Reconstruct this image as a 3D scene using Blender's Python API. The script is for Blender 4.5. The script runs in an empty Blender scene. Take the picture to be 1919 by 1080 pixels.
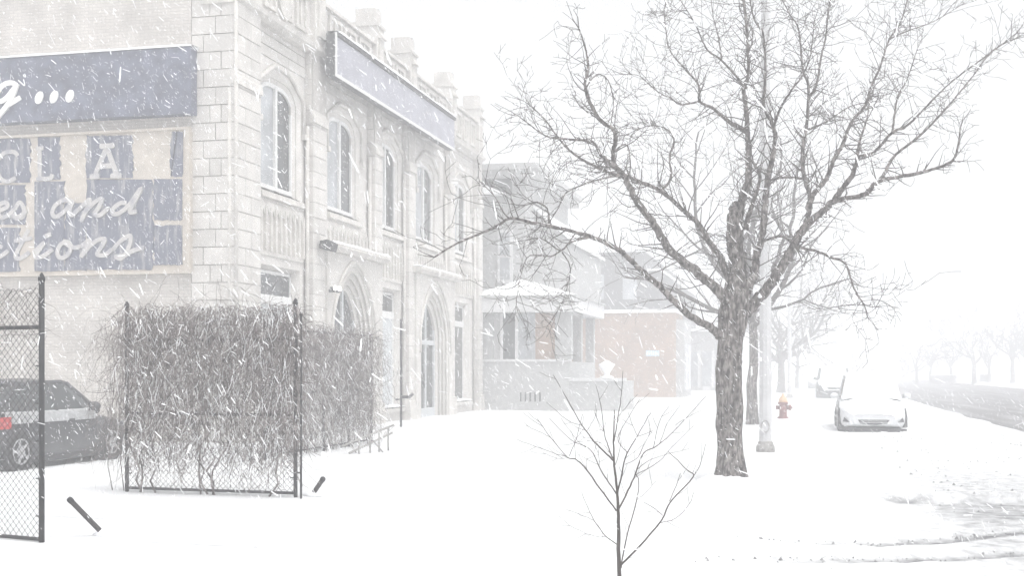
import bpy, math, random
from mathutils import Vector, Matrix, noise
import numpy as np

# ------------------------------------------------------------------ camera, sky, sun, exposure
scene = bpy.context.scene
COL = scene.collection
R = math.radians
F = 2296.0 / 1919.0                       # focal length / picture width
YAW = math.atan(540 / 2296)
EYE = 1.66
cam_d = bpy.data.cameras.new('camera')
cam_d.sensor_width = 36.0
cam_d.lens = 36.0 * F
cam_d.shift_y = 152 / 1919.0
cam_d.clip_start = 0.05
cam_d.clip_end = 3000
cam = bpy.data.objects.new('camera', cam_d)
cam.location = (0, 0, EYE)
cam.rotation_euler = (R(90), 0, YAW)
COL.objects.link(cam)
scene.camera = cam

world = bpy.data.worlds.new('World')
scene.world = world
world.use_nodes = True
wn, wl = world.node_tree.nodes, world.node_tree.links
wn.clear()
sky = wn.new('ShaderNodeTexSky')
sky.sky_type = 'NISHITA'
sky.sun_disc = False
sky.sun_elevation = R(66)
sky.sun_rotation = R(128)
sky.dust_density = 4.0
hs = wn.new('ShaderNodeHueSaturation')
hs.inputs['Saturation'].default_value = 0.06      # a closed snow cloud: the sky's colour washed out
bg = wn.new('ShaderNodeBackground')
bg.inputs['Strength'].default_value = 0.15
wo = wn.new('ShaderNodeOutputWorld')
wl.new(sky.outputs[0], hs.inputs['Color'])
wl.new(hs.outputs[0], bg.inputs['Color'])
wl.new(bg.outputs[0], wo.inputs['Surface'])

sun_d = bpy.data.lights.new('sun', 'SUN')
sun_d.energy = 0.5
sun_d.angle = R(30)
sun_d.color = (1.0, 0.98, 0.95)
sun = bpy.data.objects.new('sun', sun_d)
_el, _az = R(66), R(128)
_to = Vector((math.sin(_az) * math.cos(_el), math.cos(_az) * math.cos(_el), math.sin(_el)))
sun.rotation_euler = _to.to_track_quat('Z', 'Y').to_euler()
sun.location = (20, -10, 40)
COL.objects.link(sun)

scene.view_settings.view_transform = 'Standard'
scene.view_settings.look = 'None'
scene.view_settings.exposure = 0.80
scene.view_settings.gamma = 1.0
scene.cycles.max_bounces = 8
scene.cycles.diffuse_bounces = 3
scene.cycles.glossy_bounces = 2
scene.cycles.transparent_max_bounces = 8
scene.cycles.volume_bounces = 5

# ------------------------------------------------------------------ helpers
SN, CS = math.sin(YAW), math.cos(YAW)
FP = 2296.0

def on_y(px, py, Y):
    t = (px - 960) / FP
    s = Y / (CS + t * SN)
    return s * (-SN + t * CS), EYE + (692 - py) / FP * s

def on_x(px, py, X):
    t = (px - 960) / FP
    s = X / (-SN + t * CS)
    return s * (CS + t * SN), EYE + (692 - py) / FP * s

def at(px, py, d):
    t = (px - 960) / FP
    return Vector((d * (-SN + t * CS), d * (CS + t * SN), EYE + (692 - py) / FP * d))

WL = {}

def wloc(o):
    return WL.get(o.name, Vector((0, 0, 0))) if o else Vector((0, 0, 0))

def tag(o, label=None, cat=None, group=None, kind=None):
    if label: o['label'] = label
    if cat: o['category'] = cat
    if group: o['group'] = group
    if kind: o['kind'] = kind
    return o

def thing(name, label, cat, loc, group=None, rz=0):
    o = bpy.data.objects.new(name, None)
    o.empty_display_size = 0.3
    o.location = loc
    o.rotation_euler = (0, 0, rz)
    COL.objects.link(o)
    WL[o.name] = Vector(loc) if rz == 0 else Vector((0, 0, 0))
    return tag(o, label, cat, group)

class MB:
    def __init__(self):
        self.v, self.f, self.s = [], [], []
    def quad(self, a, b, c, d, sm=False):
        n = len(self.v)
        self.v += [tuple(a), tuple(b), tuple(c), tuple(d)]
        self.f.append((n, n + 1, n + 2, n + 3)); self.s.append(sm)
    def poly(self, pts, sm=False):
        n = len(self.v)
        self.v += [tuple(p) for p in pts]
        self.f.append(tuple(range(n, n + len(pts)))); self.s.append(sm)
    def box(self, x0, x1, y0, y1, z0, z1):
        if x0 > x1: x0, x1 = x1, x0
        if y0 > y1: y0, y1 = y1, y0
        if z0 > z1: z0, z1 = z1, z0
        n = len(self.v)
        self.v += [(x0, y0, z0), (x1, y0, z0), (x1, y1, z0), (x0, y1, z0), (x0, y0, z1), (x1, y0, z1), (x1, y1, z1), (x0, y1, z1)]
        for q in ((0, 3, 2, 1), (4, 5, 6, 7), (0, 1, 5, 4), (1, 2, 6, 5), (2, 3, 7, 6), (3, 0, 4, 7)):
            self.f.append(tuple(n + i for i in q)); self.s.append(False)
        return self
    def prism(self, pts, off):
        """closed polygon pts (3d) extruded by the vector off"""
        off = Vector(off); n = len(self.v); k = len(pts)
        self.v += [tuple(p) for p in pts] + [tuple(Vector(p) + off) for p in pts]
        self.f.append(tuple(range(n, n + k))); self.f.append(tuple(range(n + 2 * k - 1, n + k - 1, -1)))
        self.s += [False, False]
        for i in range(k):
            j = (i + 1) % k
            self.f.append((n + i, n + k + i, n + k + j, n + j)); self.s.append(False)
        return self
    def tube(self, pts, rad, n=6, cap=True, sm=True, rough=0.0, seed=0):
        pts = [Vector(p) for p in pts]
        m = len(pts)
        if not hasattr(rad, '__len__'): rad = [rad] * m
        base = len(self.v)
        up = None
        for i in range(m):
            t = (pts[min(i + 1, m - 1)] - pts[max(i - 1, 0)])
            if t.length < 1e-9: t = Vector((0, 0, 1))
            t.normalize()
            if up is None:
                a = Vector((1, 0, 0)) if abs(t.x) < 0.8 else Vector((0, 1, 0))
                up = (a - t * a.dot(t)).normalized()
            else:
                up = up - t * up.dot(t)
                if up.length < 1e-6:
                    a = Vector((1, 0, 0)) if abs(t.x) < 0.8 else Vector((0, 1, 0))
                    up = a - t * a.dot(t)
                up.normalize()
            w = t.cross(up)
            for k in range(n):
                a = 2 * math.pi * k / n
                dvec = up * math.cos(a) + w * math.sin(a)
                r = rad[i]
                if rough:
                    q = pts[i] + dvec * r
                    r *= 1 + (rough * .9 * abs(noise.noise(Vector((math.cos(a) * 6, math.sin(a) * 6, q.z * 1.6 + seed)))) if n > 30 else 0) + rough * (noise.noise(Vector((q.x * 9, q.y * 9, q.z * 2.2 + seed))) + 0.5 * noise.noise(Vector((q.x * 24, q.y * 24, q.z * 5 + seed))))
                self.v.append(tuple(pts[i] + dvec * r))
        for i in range(m - 1):
            for k in range(n):
                a = base + i * n + k; b = base + i * n + (k + 1) % n
                self.f.append((a, b, b + n, a + n)); self.s.append(sm)
        if cap:
            self.f.append(tuple(base + k for k in range(n - 1, -1, -1))); self.s.append(False)
            self.f.append(tuple(base + (m - 1) * n + k for k in range(n))); self.s.append(False)
        return self
    def lathe(self, prof, c=(0, 0, 0), n=16, axis='z', sm=True):
        base = len(self.v); m = len(prof)
        for r, h in prof:
            for k in range(n):
                a = 2 * math.pi * k / n
                x, y = r * math.cos(a), r * math.sin(a)
                if axis == 'z': p = (x, y, h)
                elif axis == 'x': p = (h, x, y)
                else: p = (x, h, y)
                self.v.append((p[0] + c[0], p[1] + c[1], p[2] + c[2]))
        for i in range(m - 1):
            for k in range(n):
                a = base + i * n + k; b = base + i * n + (k + 1) % n
                self.f.append((a, b, b + n, a + n)); self.s.append(sm)
        self.f.append(tuple(base + k for k in range(n - 1, -1, -1))); self.s.append(False)
        self.f.append(tuple(base + (m - 1) * n + k for k in range(n))); self.s.append(False)
        return self
    def build(self, name, mat, parent=None, local=False):
        me = bpy.data.meshes.new(name)
        off = Vector((0, 0, 0)) if local else wloc(parent)
        vs = self.v
        if off.length > 0:
            vs = [(x - off.x, y - off.y, z - off.z) for x, y, z in vs]
        me.from_pydata(vs, [], self.f)
        me.polygons.foreach_set('use_smooth', self.s)
        me.materials.append(M[mat])
        o = bpy.data.objects.new(name, me)
        COL.objects.link(o)
        if parent:
            o.parent = parent
            WL[o.name] = off
        return o

def kids(o):
    return [c for c in bpy.data.objects if c.parent == o]

# ------------------------------------------------------------------ materials
M = {}

def mat(name, col, rough=0.85, var=0.15, scale=4.0, bump=0.0, bscale=30.0, metallic=0.0, spec=0.3, stretch=(1, 1, 1), objvar=0.0, col2=None, lo=0.4, hi=0.6):
    m = bpy.data.materials.new(name); m.use_nodes = True
    nt = m.node_tree; N, L = nt.nodes, nt.links
    b = N['Principled BSDF']
    b.inputs['Roughness'].default_value = rough
    b.inputs['Metallic'].default_value = metallic
    b.inputs['Specular IOR Level'].default_value = spec
    tc = N.new('ShaderNodeNewGeometry')
    mp = N.new('ShaderNodeMapping'); mp.inputs['Scale'].default_value = stretch
    L.new(tc.outputs['Position'], mp.inputs['Vector'])
    nz = N.new('ShaderNodeTexNoise'); nz.inputs['Scale'].default_value = scale; nz.inputs['Detail'].default_value = 6
    L.new(mp.outputs[0], nz.inputs['Vector'])
    mix = N.new('ShaderNodeMix'); mix.data_type = 'RGBA'
    c = Vector(col)
    if col2 is None:
        a1 = tuple(max(0, x * (1 - var)) for x in c) + (1,); a2 = tuple(min(1, x * (1 + var)) for x in c) + (1,)
        lo, hi = 0.3, 0.7
    else:
        a1 = tuple(c) + (1,); a2 = tuple(col2) + (1,)
    mr = N.new('ShaderNodeMapRange'); mr.inputs['From Min'].default_value = lo; mr.inputs['From Max'].default_value = hi
    L.new(nz.outputs['Fac'], mr.inputs['Value']); L.new(mr.outputs[0], mix.inputs['Factor'])
    mix.inputs[6].default_value = a1; mix.inputs[7].default_value = a2
    out = mix.outputs[2]
    if objvar:
        oi = N.new('ShaderNodeObjectInfo')
        hv = N.new('ShaderNodeHueSaturation')
        mr2 = N.new('ShaderNodeMapRange'); mr2.inputs['To Min'].default_value = 1 - objvar; mr2.inputs['To Max'].default_value = 1 + objvar
        L.new(oi.outputs['Random'], mr2.inputs['Value']); L.new(mr2.outputs[0], hv.inputs['Value'])
        L.new(out, hv.inputs['Color']); out = hv.outputs[0]
    L.new(out, b.inputs['Base Color'])
    if bump:
        n2 = N.new('ShaderNodeTexNoise'); n2.inputs['Scale'].default_value = bscale; n2.inputs['Detail'].default_value = 8
        L.new(mp.outputs[0], n2.inputs['Vector'])
        bp = N.new('ShaderNodeBump'); bp.inputs['Strength'].default_value = bump; bp.inputs['Distance'].default_value = 0.03
        L.new(n2.outputs['Fac'], bp.inputs['Height']); L.new(bp.outputs[0], b.inputs['Normal'])
    M[name] = m
    return m

mat('snow', (0.86, 0.865, 0.875), 0.9, 0.03, 2.0, 0.25, 8.0)
mat('snow_flake', (0.93, 0.93, 0.94), 0.8, 0.0)
mat('stone', (0.545, 0.525, 0.497), 0.9, 0.10, 2.5, 0.25, 25, objvar=0.07)
mat('mortar', (0.40, 0.382, 0.36), 0.95, 0.1)
mat('trim_stone', (0.525, 0.505, 0.475), 0.9, 0.16, 3.0, 0.3, 22)
mat('white_paint', (0.66, 0.66, 0.65), 0.5, 0.05, 5)
mat('glass_dark', (0.035, 0.04, 0.042), 0.12, 0.3, 1.2, spec=0.5)
mat('glass_pale', (0.33, 0.345, 0.36), 0.15, 0.25, 1.5, spec=0.5)
mat('board_pale', (0.50, 0.52, 0.53), 0.7, 0.12, 2, stretch=(1, 6, .5))
mat('sign_blue', (0.11, 0.12, 0.165), 0.6, 0.35, 3.0, 0.1, 10)
mat('vinyl_faded', (0.125, 0.135, 0.18), 0.7, 0, 2.2, 0.1, 10, stretch=(5, 1, .8), col2=(0.42, 0.41, 0.40), lo=0.52, hi=0.78)
mat('board_cream', (0.50, 0.455, 0.40), 0.8, 0.10, 4)
mat('sign_lilac', (0.33, 0.33, 0.375), 0.6, 0.12, 1.2)
mat('letter_white', (0.82, 0.81, 0.79), 0.6, 0.08, 10)
mat('letter_worn', (0.48, 0.465, 0.45), 0.7, 0, 4, col2=(0.32, 0.32, 0.35), lo=0.45, hi=0.7)
mat('bark', (0.04, 0.035, 0.033), 0.95, 0, 26.0, 1.0, 34, stretch=(1, 1, .33), col2=(0.30, 0.275, 0.26), lo=0.38, hi=0.68)
mat('twig', (0.085, 0.075, 0.07), 0.9, 0.2, 10)
mat('vine', (0.085, 0.07, 0.066), 0.9, 0, 9, col2=(0.40, 0.365, 0.35), lo=0.4, hi=0.75)
mat('galvanised', (0.022, 0.022, 0.024), 0.6, 0.3, 12, metallic=0.0)
mat('wire', (0.03, 0.03, 0.032), 0.6, 0.2, 12)
mat('pole_pale', (0.52, 0.52, 0.525), 0.7, 0.08, 3)
mat('pole_base', (0.30, 0.29, 0.28), 0.8, 0.3, 20)
mat('car_dark', (0.045, 0.047, 0.052), 0.25, 0.2, 3, spec=0.5)
mat('car_silver', (0.66, 0.67, 0.68), 0.35, 0.05, 3, spec=0.5)
mat('car_grey', (0.28, 0.29, 0.30), 0.35, 0.1, 3, spec=0.5)
mat('plastic_dark', (0.035, 0.035, 0.037), 0.6, 0.2, 20)
mat('tyre', (0.03, 0.03, 0.03), 0.9, 0.2, 20)
mat('rim', (0.42, 0.42, 0.43), 0.4, 0.1, 10, metallic=0.4)
mat('lens_red', (0.45, 0.03, 0.03), 0.25, 0.1, 10, spec=0.5)
mat('lens_clear', (0.55, 0.56, 0.58), 0.15, 0.1, 10, spec=0.6)
mat('hydrant_red', (0.20, 0.06, 0.055), 0.6, 0.2, 10)
mat('hydrant_yellow', (0.62, 0.42, 0.27), 0.6, 0.1, 10)
mat('grey_stone', (0.37, 0.37, 0.365), 0.9, 0.15, 5, 0.2, 20)
mat('grey_stone_pale', (0.41, 0.41, 0.405), 0.9, 0.1, 5, 0.2, 20)
mat('grey_siding', (0.095, 0.093, 0.096), 0.9, 0.1, 1, stretch=(1, 1, 8))
mat('fascia', (0.60, 0.60, 0.60), 0.7, 0.05, 5)
mat('door_brown', (0.10, 0.07, 0.055), 0.5, 0.2, 6)
mat('rust', (0.035, 0.031, 0.03), 0.8, 0.3, 30)
mat('concrete', (0.42, 0.42, 0.41), 0.9, 0.12, 6, 0.2, 20)
mat('plaque', (0.42, 0.55, 0.66), 0.5, 0.05)
mat('band_pale', (0.36, 0.365, 0.37), 0.7, 0.25, 9)
mat('hedge', (0.07, 0.07, 0.06), 0.9, 0.3, 6)

def brick_mat(name, c1, c2, mort, scale, bump=0.4):
    m = bpy.data.materials.new(name); m.use_nodes = True
    N, L = m.node_tree.nodes, m.node_tree.links
    b = N['Principled BSDF']; b.inputs['Roughness'].default_value = 0.9
    g = N.new('ShaderNodeNewGeometry'); sp = N.new('ShaderNodeSeparateXYZ'); cb = N.new('ShaderNodeCombineXYZ')
    ad = N.new('ShaderNodeMath'); ad.operation = 'ADD'
    L.new(g.outputs['Position'], sp.inputs[0]); L.new(sp.outputs[0], ad.inputs[0]); L.new(sp.outputs[1], ad.inputs[1])
    L.new(ad.outputs[0], cb.inputs[0]); L.new(sp.outputs[2], cb.inputs[1])
    t = N.new('ShaderNodeTexBrick')
    t.inputs['Color1'].default_value = c1 + (1,); t.inputs['Color2'].default_value = c2 + (1,); t.inputs['Mortar'].default_value = mort + (1,)
    t.inputs['Scale'].default_value = 1.0; t.inputs['Brick Width'].default_value = 0.22 * scale; t.inputs['Row Height'].default_value = 0.075 * scale
    t.inputs['Mortar Size'].default_value = 0.008 * scale
    L.new(cb.outputs[0], t.inputs['Vector'])
    nz = N.new('ShaderNodeTexNoise'); nz.inputs['Scale'].default_value = 1.1; nz.inputs['Detail'].default_value = 5
    L.new(g.outputs['Position'], nz.inputs['Vector'])
    hv = N.new('ShaderNodeHueSaturation'); mr = N.new('ShaderNodeMapRange')
    mr.inputs['From Min'].default_value = 0.3; mr.inputs['From Max'].default_value = 0.7; mr.inputs['To Min'].default_value = 0.82; mr.inputs['To Max'].default_value = 1.15
    L.new(nz.outputs['Fac'], mr.inputs['Value']); L.new(mr.outputs[0], hv.inputs['Value']); L.new(t.outputs['Color'], hv.inputs['Color'])
    L.new(hv.outputs[0], b.inputs['Base Color'])
    bp = N.new('ShaderNodeBump'); bp.inputs['Strength'].default_value = bump; bp.inputs['Distance'].default_value = 0.02; bp.invert = True
    L.new(t.outputs['Fac'], bp.inputs['Height']); L.new(bp.outputs[0], b.inputs['Normal'])
    M[name] = m

brick_mat('cream_brick', (0.54, 0.51, 0.475), (0.49, 0.46, 0.43), (0.42, 0.40, 0.375), 1.0)
brick_mat('red_brick', (0.34, 0.215, 0.145), (0.285, 0.18, 0.125), (0.28, 0.22, 0.17), 1.0)

def ground_mat():
    m = bpy.data.materials.new('snow_ground'); m.use_nodes = True
    N, L = m.node_tree.nodes, m.node_tree.links
    b = N['Principled BSDF']; b.inputs['Roughness'].default_value = 0.9; b.inputs['Specular IOR Level'].default_value = 0.2
    at_ = N.new('ShaderNodeAttribute'); at_.attribute_name = 'slush'
    g = N.new('ShaderNodeNewGeometry')
    nz = N.new('ShaderNodeTexNoise'); nz.inputs['Scale'].default_value = 5.0; nz.inputs['Detail'].default_value = 9; nz.inputs['Roughness'].default_value = 0.65
    L.new(g.outputs['Position'], nz.inputs['Vector'])
    su = N.new('ShaderNodeMath'); su.operation = 'ADD'
    L.new(at_.outputs['Fac'], su.inputs[0]); L.new(nz.outputs['Fac'], su.inputs[1])
    mr = N.new('ShaderNodeMapRange'); mr.inputs['From Min'].default_value = 0.66; mr.inputs['From Max'].default_value = 1.2
    L.new(su.outputs[0], mr.inputs['Value'])
    mix = N.new('ShaderNodeMix'); mix.data_type = 'RGBA'
    mix.inputs[6].default_value = (0.69, 0.695, 0.70, 1); mix.inputs[7].default_value = (0.13, 0.13, 0.135, 1)
    L.new(mr.outputs[0], mix.inputs['Factor']); L.new(mix.outputs[2], b.inputs['Base Color'])
    n2 = N.new('ShaderNodeTexNoise'); n2.inputs['Scale'].default_value = 14.0; n2.inputs['Detail'].default_value = 6
    L.new(g.outputs['Position'], n2.inputs['Vector'])
    bp = N.new('ShaderNodeBump'); bp.inputs['Strength'].default_value = 0.25; bp.inputs['Distance'].default_value = 0.03
    L.new(n2.outputs['Fac'], bp.inputs['Height']); L.new(bp.outputs[0], b.inputs['Normal'])
    M['snow_ground'] = m
ground_mat()
mat('slush_road', (0.10, 0.095, 0.097), 0.8, 0, 1.2, 0.3, 12, stretch=(1, .1, 1), col2=(0.34, 0.335, 0.34), lo=0.45, hi=0.8)
mat('slush_lump', (0.26, 0.26, 0.26), 0.9, 0.3, 12)

# ------------------------------------------------------------------ ground and road
def smooth(a, b, x):
    t = max(0.0, min(1.0, (x - a) / (b - a)))
    return t * t * (3 - 2 * t)

TRACKS = []     # tyre tracks of cars that turned into the lot: polylines on the ground
def gpt(px, py):
    d = FP * EYE / (py - 692)
    p = at(px, py, d)
    return (p.x, p.y)
for pts in ([(1090, 1032), (1250, 1046), (1420, 1042), (1560, 1036), (1700, 1026), (1919, 1012), (2100, 1000)],
            [(1380, 1000), (1500, 1005), (1640, 1001), (1780, 990), (1919, 975), (2100, 960)]):
    TRACKS.append([gpt(*p) for p in pts])
FAINT = [[gpt(*p) for p in [(100, 968), (330, 972), (560, 985), (760, 995), (960, 1010)]],
         [gpt(*p) for p in [(-60, 1003), (200, 1012), (500, 1020), (780, 1024), (1000, 1030)]],
         [gpt(*p) for p in [(1500, 1052), (1620, 1062), (1760, 1066), (1900, 1062)]]]

def seg_dist(p, line):
    best = 1e9
    for a, b in zip(line[:-1], line[1:]):
        ax, ay = a; bx, by = b
        dx, dy = bx - ax, by - ay
        t = max(0, min(1, ((p[0] - ax) * dx + (p[1] - ay) * dy) / (dx * dx + dy * dy)))
        q = math.hypot(p[0] - ax - t * dx, p[1] - ay - t * dy)
        best = min(best, q)
    return best

def spaced(lo, hi, fine0, fine1, step, grow=1.18):
    xs = list(np.arange(fine0, fine1 + 1e-6, step))
    s, x = step, fine0
    left = []
    while x > lo:
        s *= grow; x -= s; left.append(max(x, lo))
    s, x = step, xs[-1]
    right = []
    while x < hi:
        s *= grow; x += s; right.append(min(x, hi))
    return left[::-1] + xs + right

def ground_z(x, y):
    z = 0.028 * noise.noise(Vector((x * .35, y * .35, 1.3))) + 0.012 * noise.noise(Vector((x * 1.7, y * 1.7, 4.2)))
    # the kerb: the street lies lower; the drive into the lot ramps down to it
    k = smooth(0.98, 1.10, x + 0.05 * noise.noise(Vector((y * .8, 3.1, 0))))
    drive = 1 - smooth(16.3, 17.1, y)
    ramp = smooth(-2.0, 2.2, x)
    z -= 0.13 * (k * (1 - drive) + ramp * drive)
    # packed snow left standing in the parking lane behind the kerb end
    lane = smooth(17.2, 17.32, y + 0.35 * (1.3 - x) * 0.4) * smooth(1.0, 1.12, x) * (1 - smooth(4.4, 6.4, x))
    z += 0.13 * lane
    z += 0.015 * max(0, y - 40) / 40 * (1 if y < 200 else 0) * 0.0
    return z

def make_ground():
    xs = spaced(-420, 420, -13.0, 9.0, 0.17)
    ys = spaced(-120, 700, 6.0, 34.0, 0.19)
    nx, ny = len(xs), len(ys)
    vs, sl = [], []
    for y in ys:
        for x in xs:
            z = ground_z(x, y) if -40 < x < 60 and y < 130 else (-0.13 if x > 1 else 0.0)
            s = 0.0
            if -9 < x < 9 and 6 < y < 30:
                for ln in TRACKS:
                    d = seg_dist((x, y), ln)
                    if d < 0.8:
                        w = math.exp(-(d / 0.26) ** 2) * smooth(-2.4, 1.5, x)
                        z -= 0.03 * w
                        z += 0.03 * math.exp(-((d - 0.28) / 0.09) ** 2) * smooth(-2.2, 0.8, x)
                        s = max(s, 0.5 * w, 0.66 * math.exp(-(d / 0.15) ** 2) * smooth(-1.6, 1.5, x))
                for ln in FAINT:
                    d = seg_dist((x, y), ln)
                    if d < 0.5:
                        w = math.exp(-(d / 0.12) ** 2)
                        z -= 0.025 * w
                        s = max(s, 0.3 * w)
            # bare wet street at the mouth of the drive
            a = smooth(1.1, 2.0, x) * (1 - smooth(17.1, 17.25, y + 0.14 * (1.3 - x))) * smooth(12.6, 15.8, y)
            s = max(s, 0.5 * a)
            s = max(s, 0.36 * smooth(.2, 2.4, x) * (1 - smooth(17, 30, y)))
            if 1.02 < x < 2.4: s = max(s, 0.85 * math.exp(-((y + 0.14 * (1.3 - x) - 17.2) / .09) ** 2) * (1 - smooth(1.5, 2.2, x)) * .75)
            s = max(s, 0.24 * smooth(4.6, 6.4, x) * (1 - smooth(19.6, 20.2, x)) * smooth(14, 24, y))
            vs.append((x, y, z)); sl.append(s)
    fs = []
    for j in range(ny - 1):
        for i in range(nx - 1):
            a = j * nx + i
            fs.append((a, a + 1, a + nx + 1, a + nx))
    me = bpy.data.meshes.new('ground'); me.from_pydata(vs, [], fs)
    me.polygons.foreach_set('use_smooth', [True] * len(fs))
    att = me.attributes.new('slush', 'FLOAT', 'POINT'); att.data.foreach_set('value', sl)
    me.materials.append(M['snow_ground'])
    o = bpy.data.objects.new('ground', me); COL.objects.link(o)
    tag(o, 'white snow covering the lot, verge and street', kind='structure')
make_ground()

mb = MB()
ry = list(np.arange(16, 60, 1.2)) + list(np.arange(60, 420, 8))
rj = random.Random(4)
prev = None
for y in ry:
    l = 6.1 + 0.35 * noise.noise(Vector((y * .22, 0, 0))) + 0.15 * noise.noise(Vector((y * .9, 5, 0)))
    r_ = 19.2 + 0.25 * noise.noise(Vector((y * .2, 9, 0)))
    row = [(l + (r_ - l) * k / 6, y, -0.112 + (0.0 if 0 < k < 6 else -0.022) + 0.022) for k in range(7)]
    if prev:
        for k in range(6): mb.quad(prev[k], prev[k + 1], row[k + 1], row[k], True)
    prev = row
tag(mb.build('road', 'slush_road'), 'grey slushy street between two snowy verges', kind='structure')
mb = MB()     # the far kerb with its snow bank
prev = None
for y in list(np.arange(16, 100, 3)) + list(np.arange(100, 420, 10)):
    n_ = noise.noise(Vector((y * .3, 2, 2))) * .05
    row = [(19.35, y, -.13), (19.5, y, .05 + n_), (20.1, y, .16 + n_), (20.9, y, .12), (22.5, y, 0.06), (60, y, 0.04), (60.2, y, -.2)]
    if prev:
        for k in range(6): mb.quad(prev[k], prev[k + 1], row[k + 1], row[k], True)
    prev = row
tag(mb.build('verge', 'snow'), 'snow bank along the far side of the street', kind='structure')

# lumps of grey slush thrown up along the tracks
rg = random.Random(11)
mb = MB()
def lump(mb, p, r):
    n = len(mb.v)
    for k in range(5):
        a = k * 2 * math.pi / 5 + rg.random()
        mb.v.append((p[0] + r * rg.uniform(.7, 1.3) * math.cos(a), p[1] + r * rg.uniform(.7, 1.3) * math.sin(a), p[2] - .01))
    mb.v.append((p[0] + r * rg.uniform(-.3, .3), p[1] + r * rg.uniform(-.3, .3), p[2] + r * rg.uniform(.5, 1.0)))
    for k in range(5):
        mb.f.append((n + k, n + (k + 1) % 5, n + 5)); mb.s.append(False)
for ti, ln in enumerate(TRACKS):
    for _ in range(800):
        i = rg.randrange(len(ln) - 1); t = rg.random()
        x = ln[i][0] + (ln[i + 1][0] - ln[i][0]) * t + rg.gauss(0, .2)
        y = ln[i][1] + (ln[i + 1][1] - ln[i][1]) * t + rg.choice((-.2, 0, .22)) + rg.gauss(0, .09)
        if rg.random() > (smooth(-2.2, 2.5, x) * 0.7 + 0.05) * (.15 + 1.3 * max(0, noise.noise(Vector((x * 1.6, y * 2.5, 3))) + .25)): continue
        lump(mb, (x, y, ground_z(x, y) - .004), rg.choice((.005, .007, .009, .012, .02)))
for _ in range(700):
    x = rg.uniform(1.6, 6.5); y = rg.uniform(16, 34)
    lump(mb, (x, y, ground_z(x, y)), rg.choice((.01, .014, .02, .035)))
tag(mb.build('slush', 'slush_lump'), 'grey lumps of slush along the tyre tracks', 'slush', kind='stuff')

# ------------------------------------------------------------------ the cream stone building
FX, WX = -12.36, -12.62          # pier face, bay wall face
Y0, Y1 = 25.43, 47.45
ZS, ZP = 10.05, 11.5             # string course, parapet top
bld = thing('stone_building', 'long cream stone building with arched doorways and crenellated parapet', 'building', (-18, 36, 0))
PIERS = [(25.43, 26.72), (29.95, 30.85), (34.72, 35.38), (38.0, 38.66), (42.8, 43.42), (46.85, 47.45)]
BAYS = [(26.72, 29.95), (30.85, 34.72), (35.38, 38.0), (38.66, 42.8), (43.42, 46.85)]

def profile(c, hw, sill, spring, apex, n=9, p=2.0, q=0.62):
    """arched opening, from the left foot over the top to the right foot: (y, z)"""
    pts = [(c - hw, sill), (c - hw, spring)]
    for i in range(1, n):
        u = -1 + i / n
        pts.append((c + hw * u, spring + (apex - spring) * (1 - abs(u) ** p) ** q))
    pts.append((c, apex))
    for i in range(1, n):
        u = i / n
        pts.append((c + hw * u, spring + (apex - spring) * (1 - abs(u) ** p) ** q))
    pts += [(c + hw, spring), (c + hw, sill)]
    return pts

def ring(mb, A, xa, B, xb, sm=False):
    for i in range(len(A) - 1):
        mb.quad((xa, A[i][0], A[i][1]), (xb, B[i][0], B[i][1]), (xb, B[i + 1][0], B[i + 1][1]), (xa, A[i + 1][0], A[i + 1][1]), sm)

def pierced(mb, X, y0, y1, z0, z1, P):
    """wall sheet at X from y0..y1, z0..z1 with the opening P left open"""
    if P[0][1] > z0 + 1e-4:
        mb.quad((X, y0, z0), (X, y1, z0), (X, y1, P[0][1]), (X, y0, P[0][1]))
    zs = P[0][1]
    mb.quad((X, y0, zs), (X, P[0][0], zs), (X, P[0][0], z1), (X, y0, z1))
    mb.quad((X, P[-1][0], zs), (X, y1, zs), (X, y1, z1), (X, P[-1][0], z1))
    for a, b in zip(P[1:-2], P[2:-1]):
        mb.quad((X, a[0], a[1]), (X, b[0], b[1]), (X, b[0], z1), (X, a[0], z1))

# core walls behind everything
mb = MB()
mb.box(-30, -13.5, Y0 + .03, Y1 - .03, -0.3, 11.2)
mb.build('core_wall', 'mortar', bld)
mb = MB()
mb.box(-30, -13.47, Y0, Y0 + .028, -0.3, 12.0)
mb.build('side_wall', 'cream_brick', bld)
mb = MB()
mb.box(-13.47, FX - .015, Y0 + .02, 26.70, -0.3, 12.0)
for a, b in PIERS[1:]:
    mb.box(-13.52, FX - .018, a + .018, b - .018, -0.3, 10.0)
mb.build('pier_core', 'mortar', bld)
mb = MB().box(-30, -13.4, Y0 - .12, Y1, 12.0, 12.15); mb.build('coping', 'trim_stone', bld)

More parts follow.
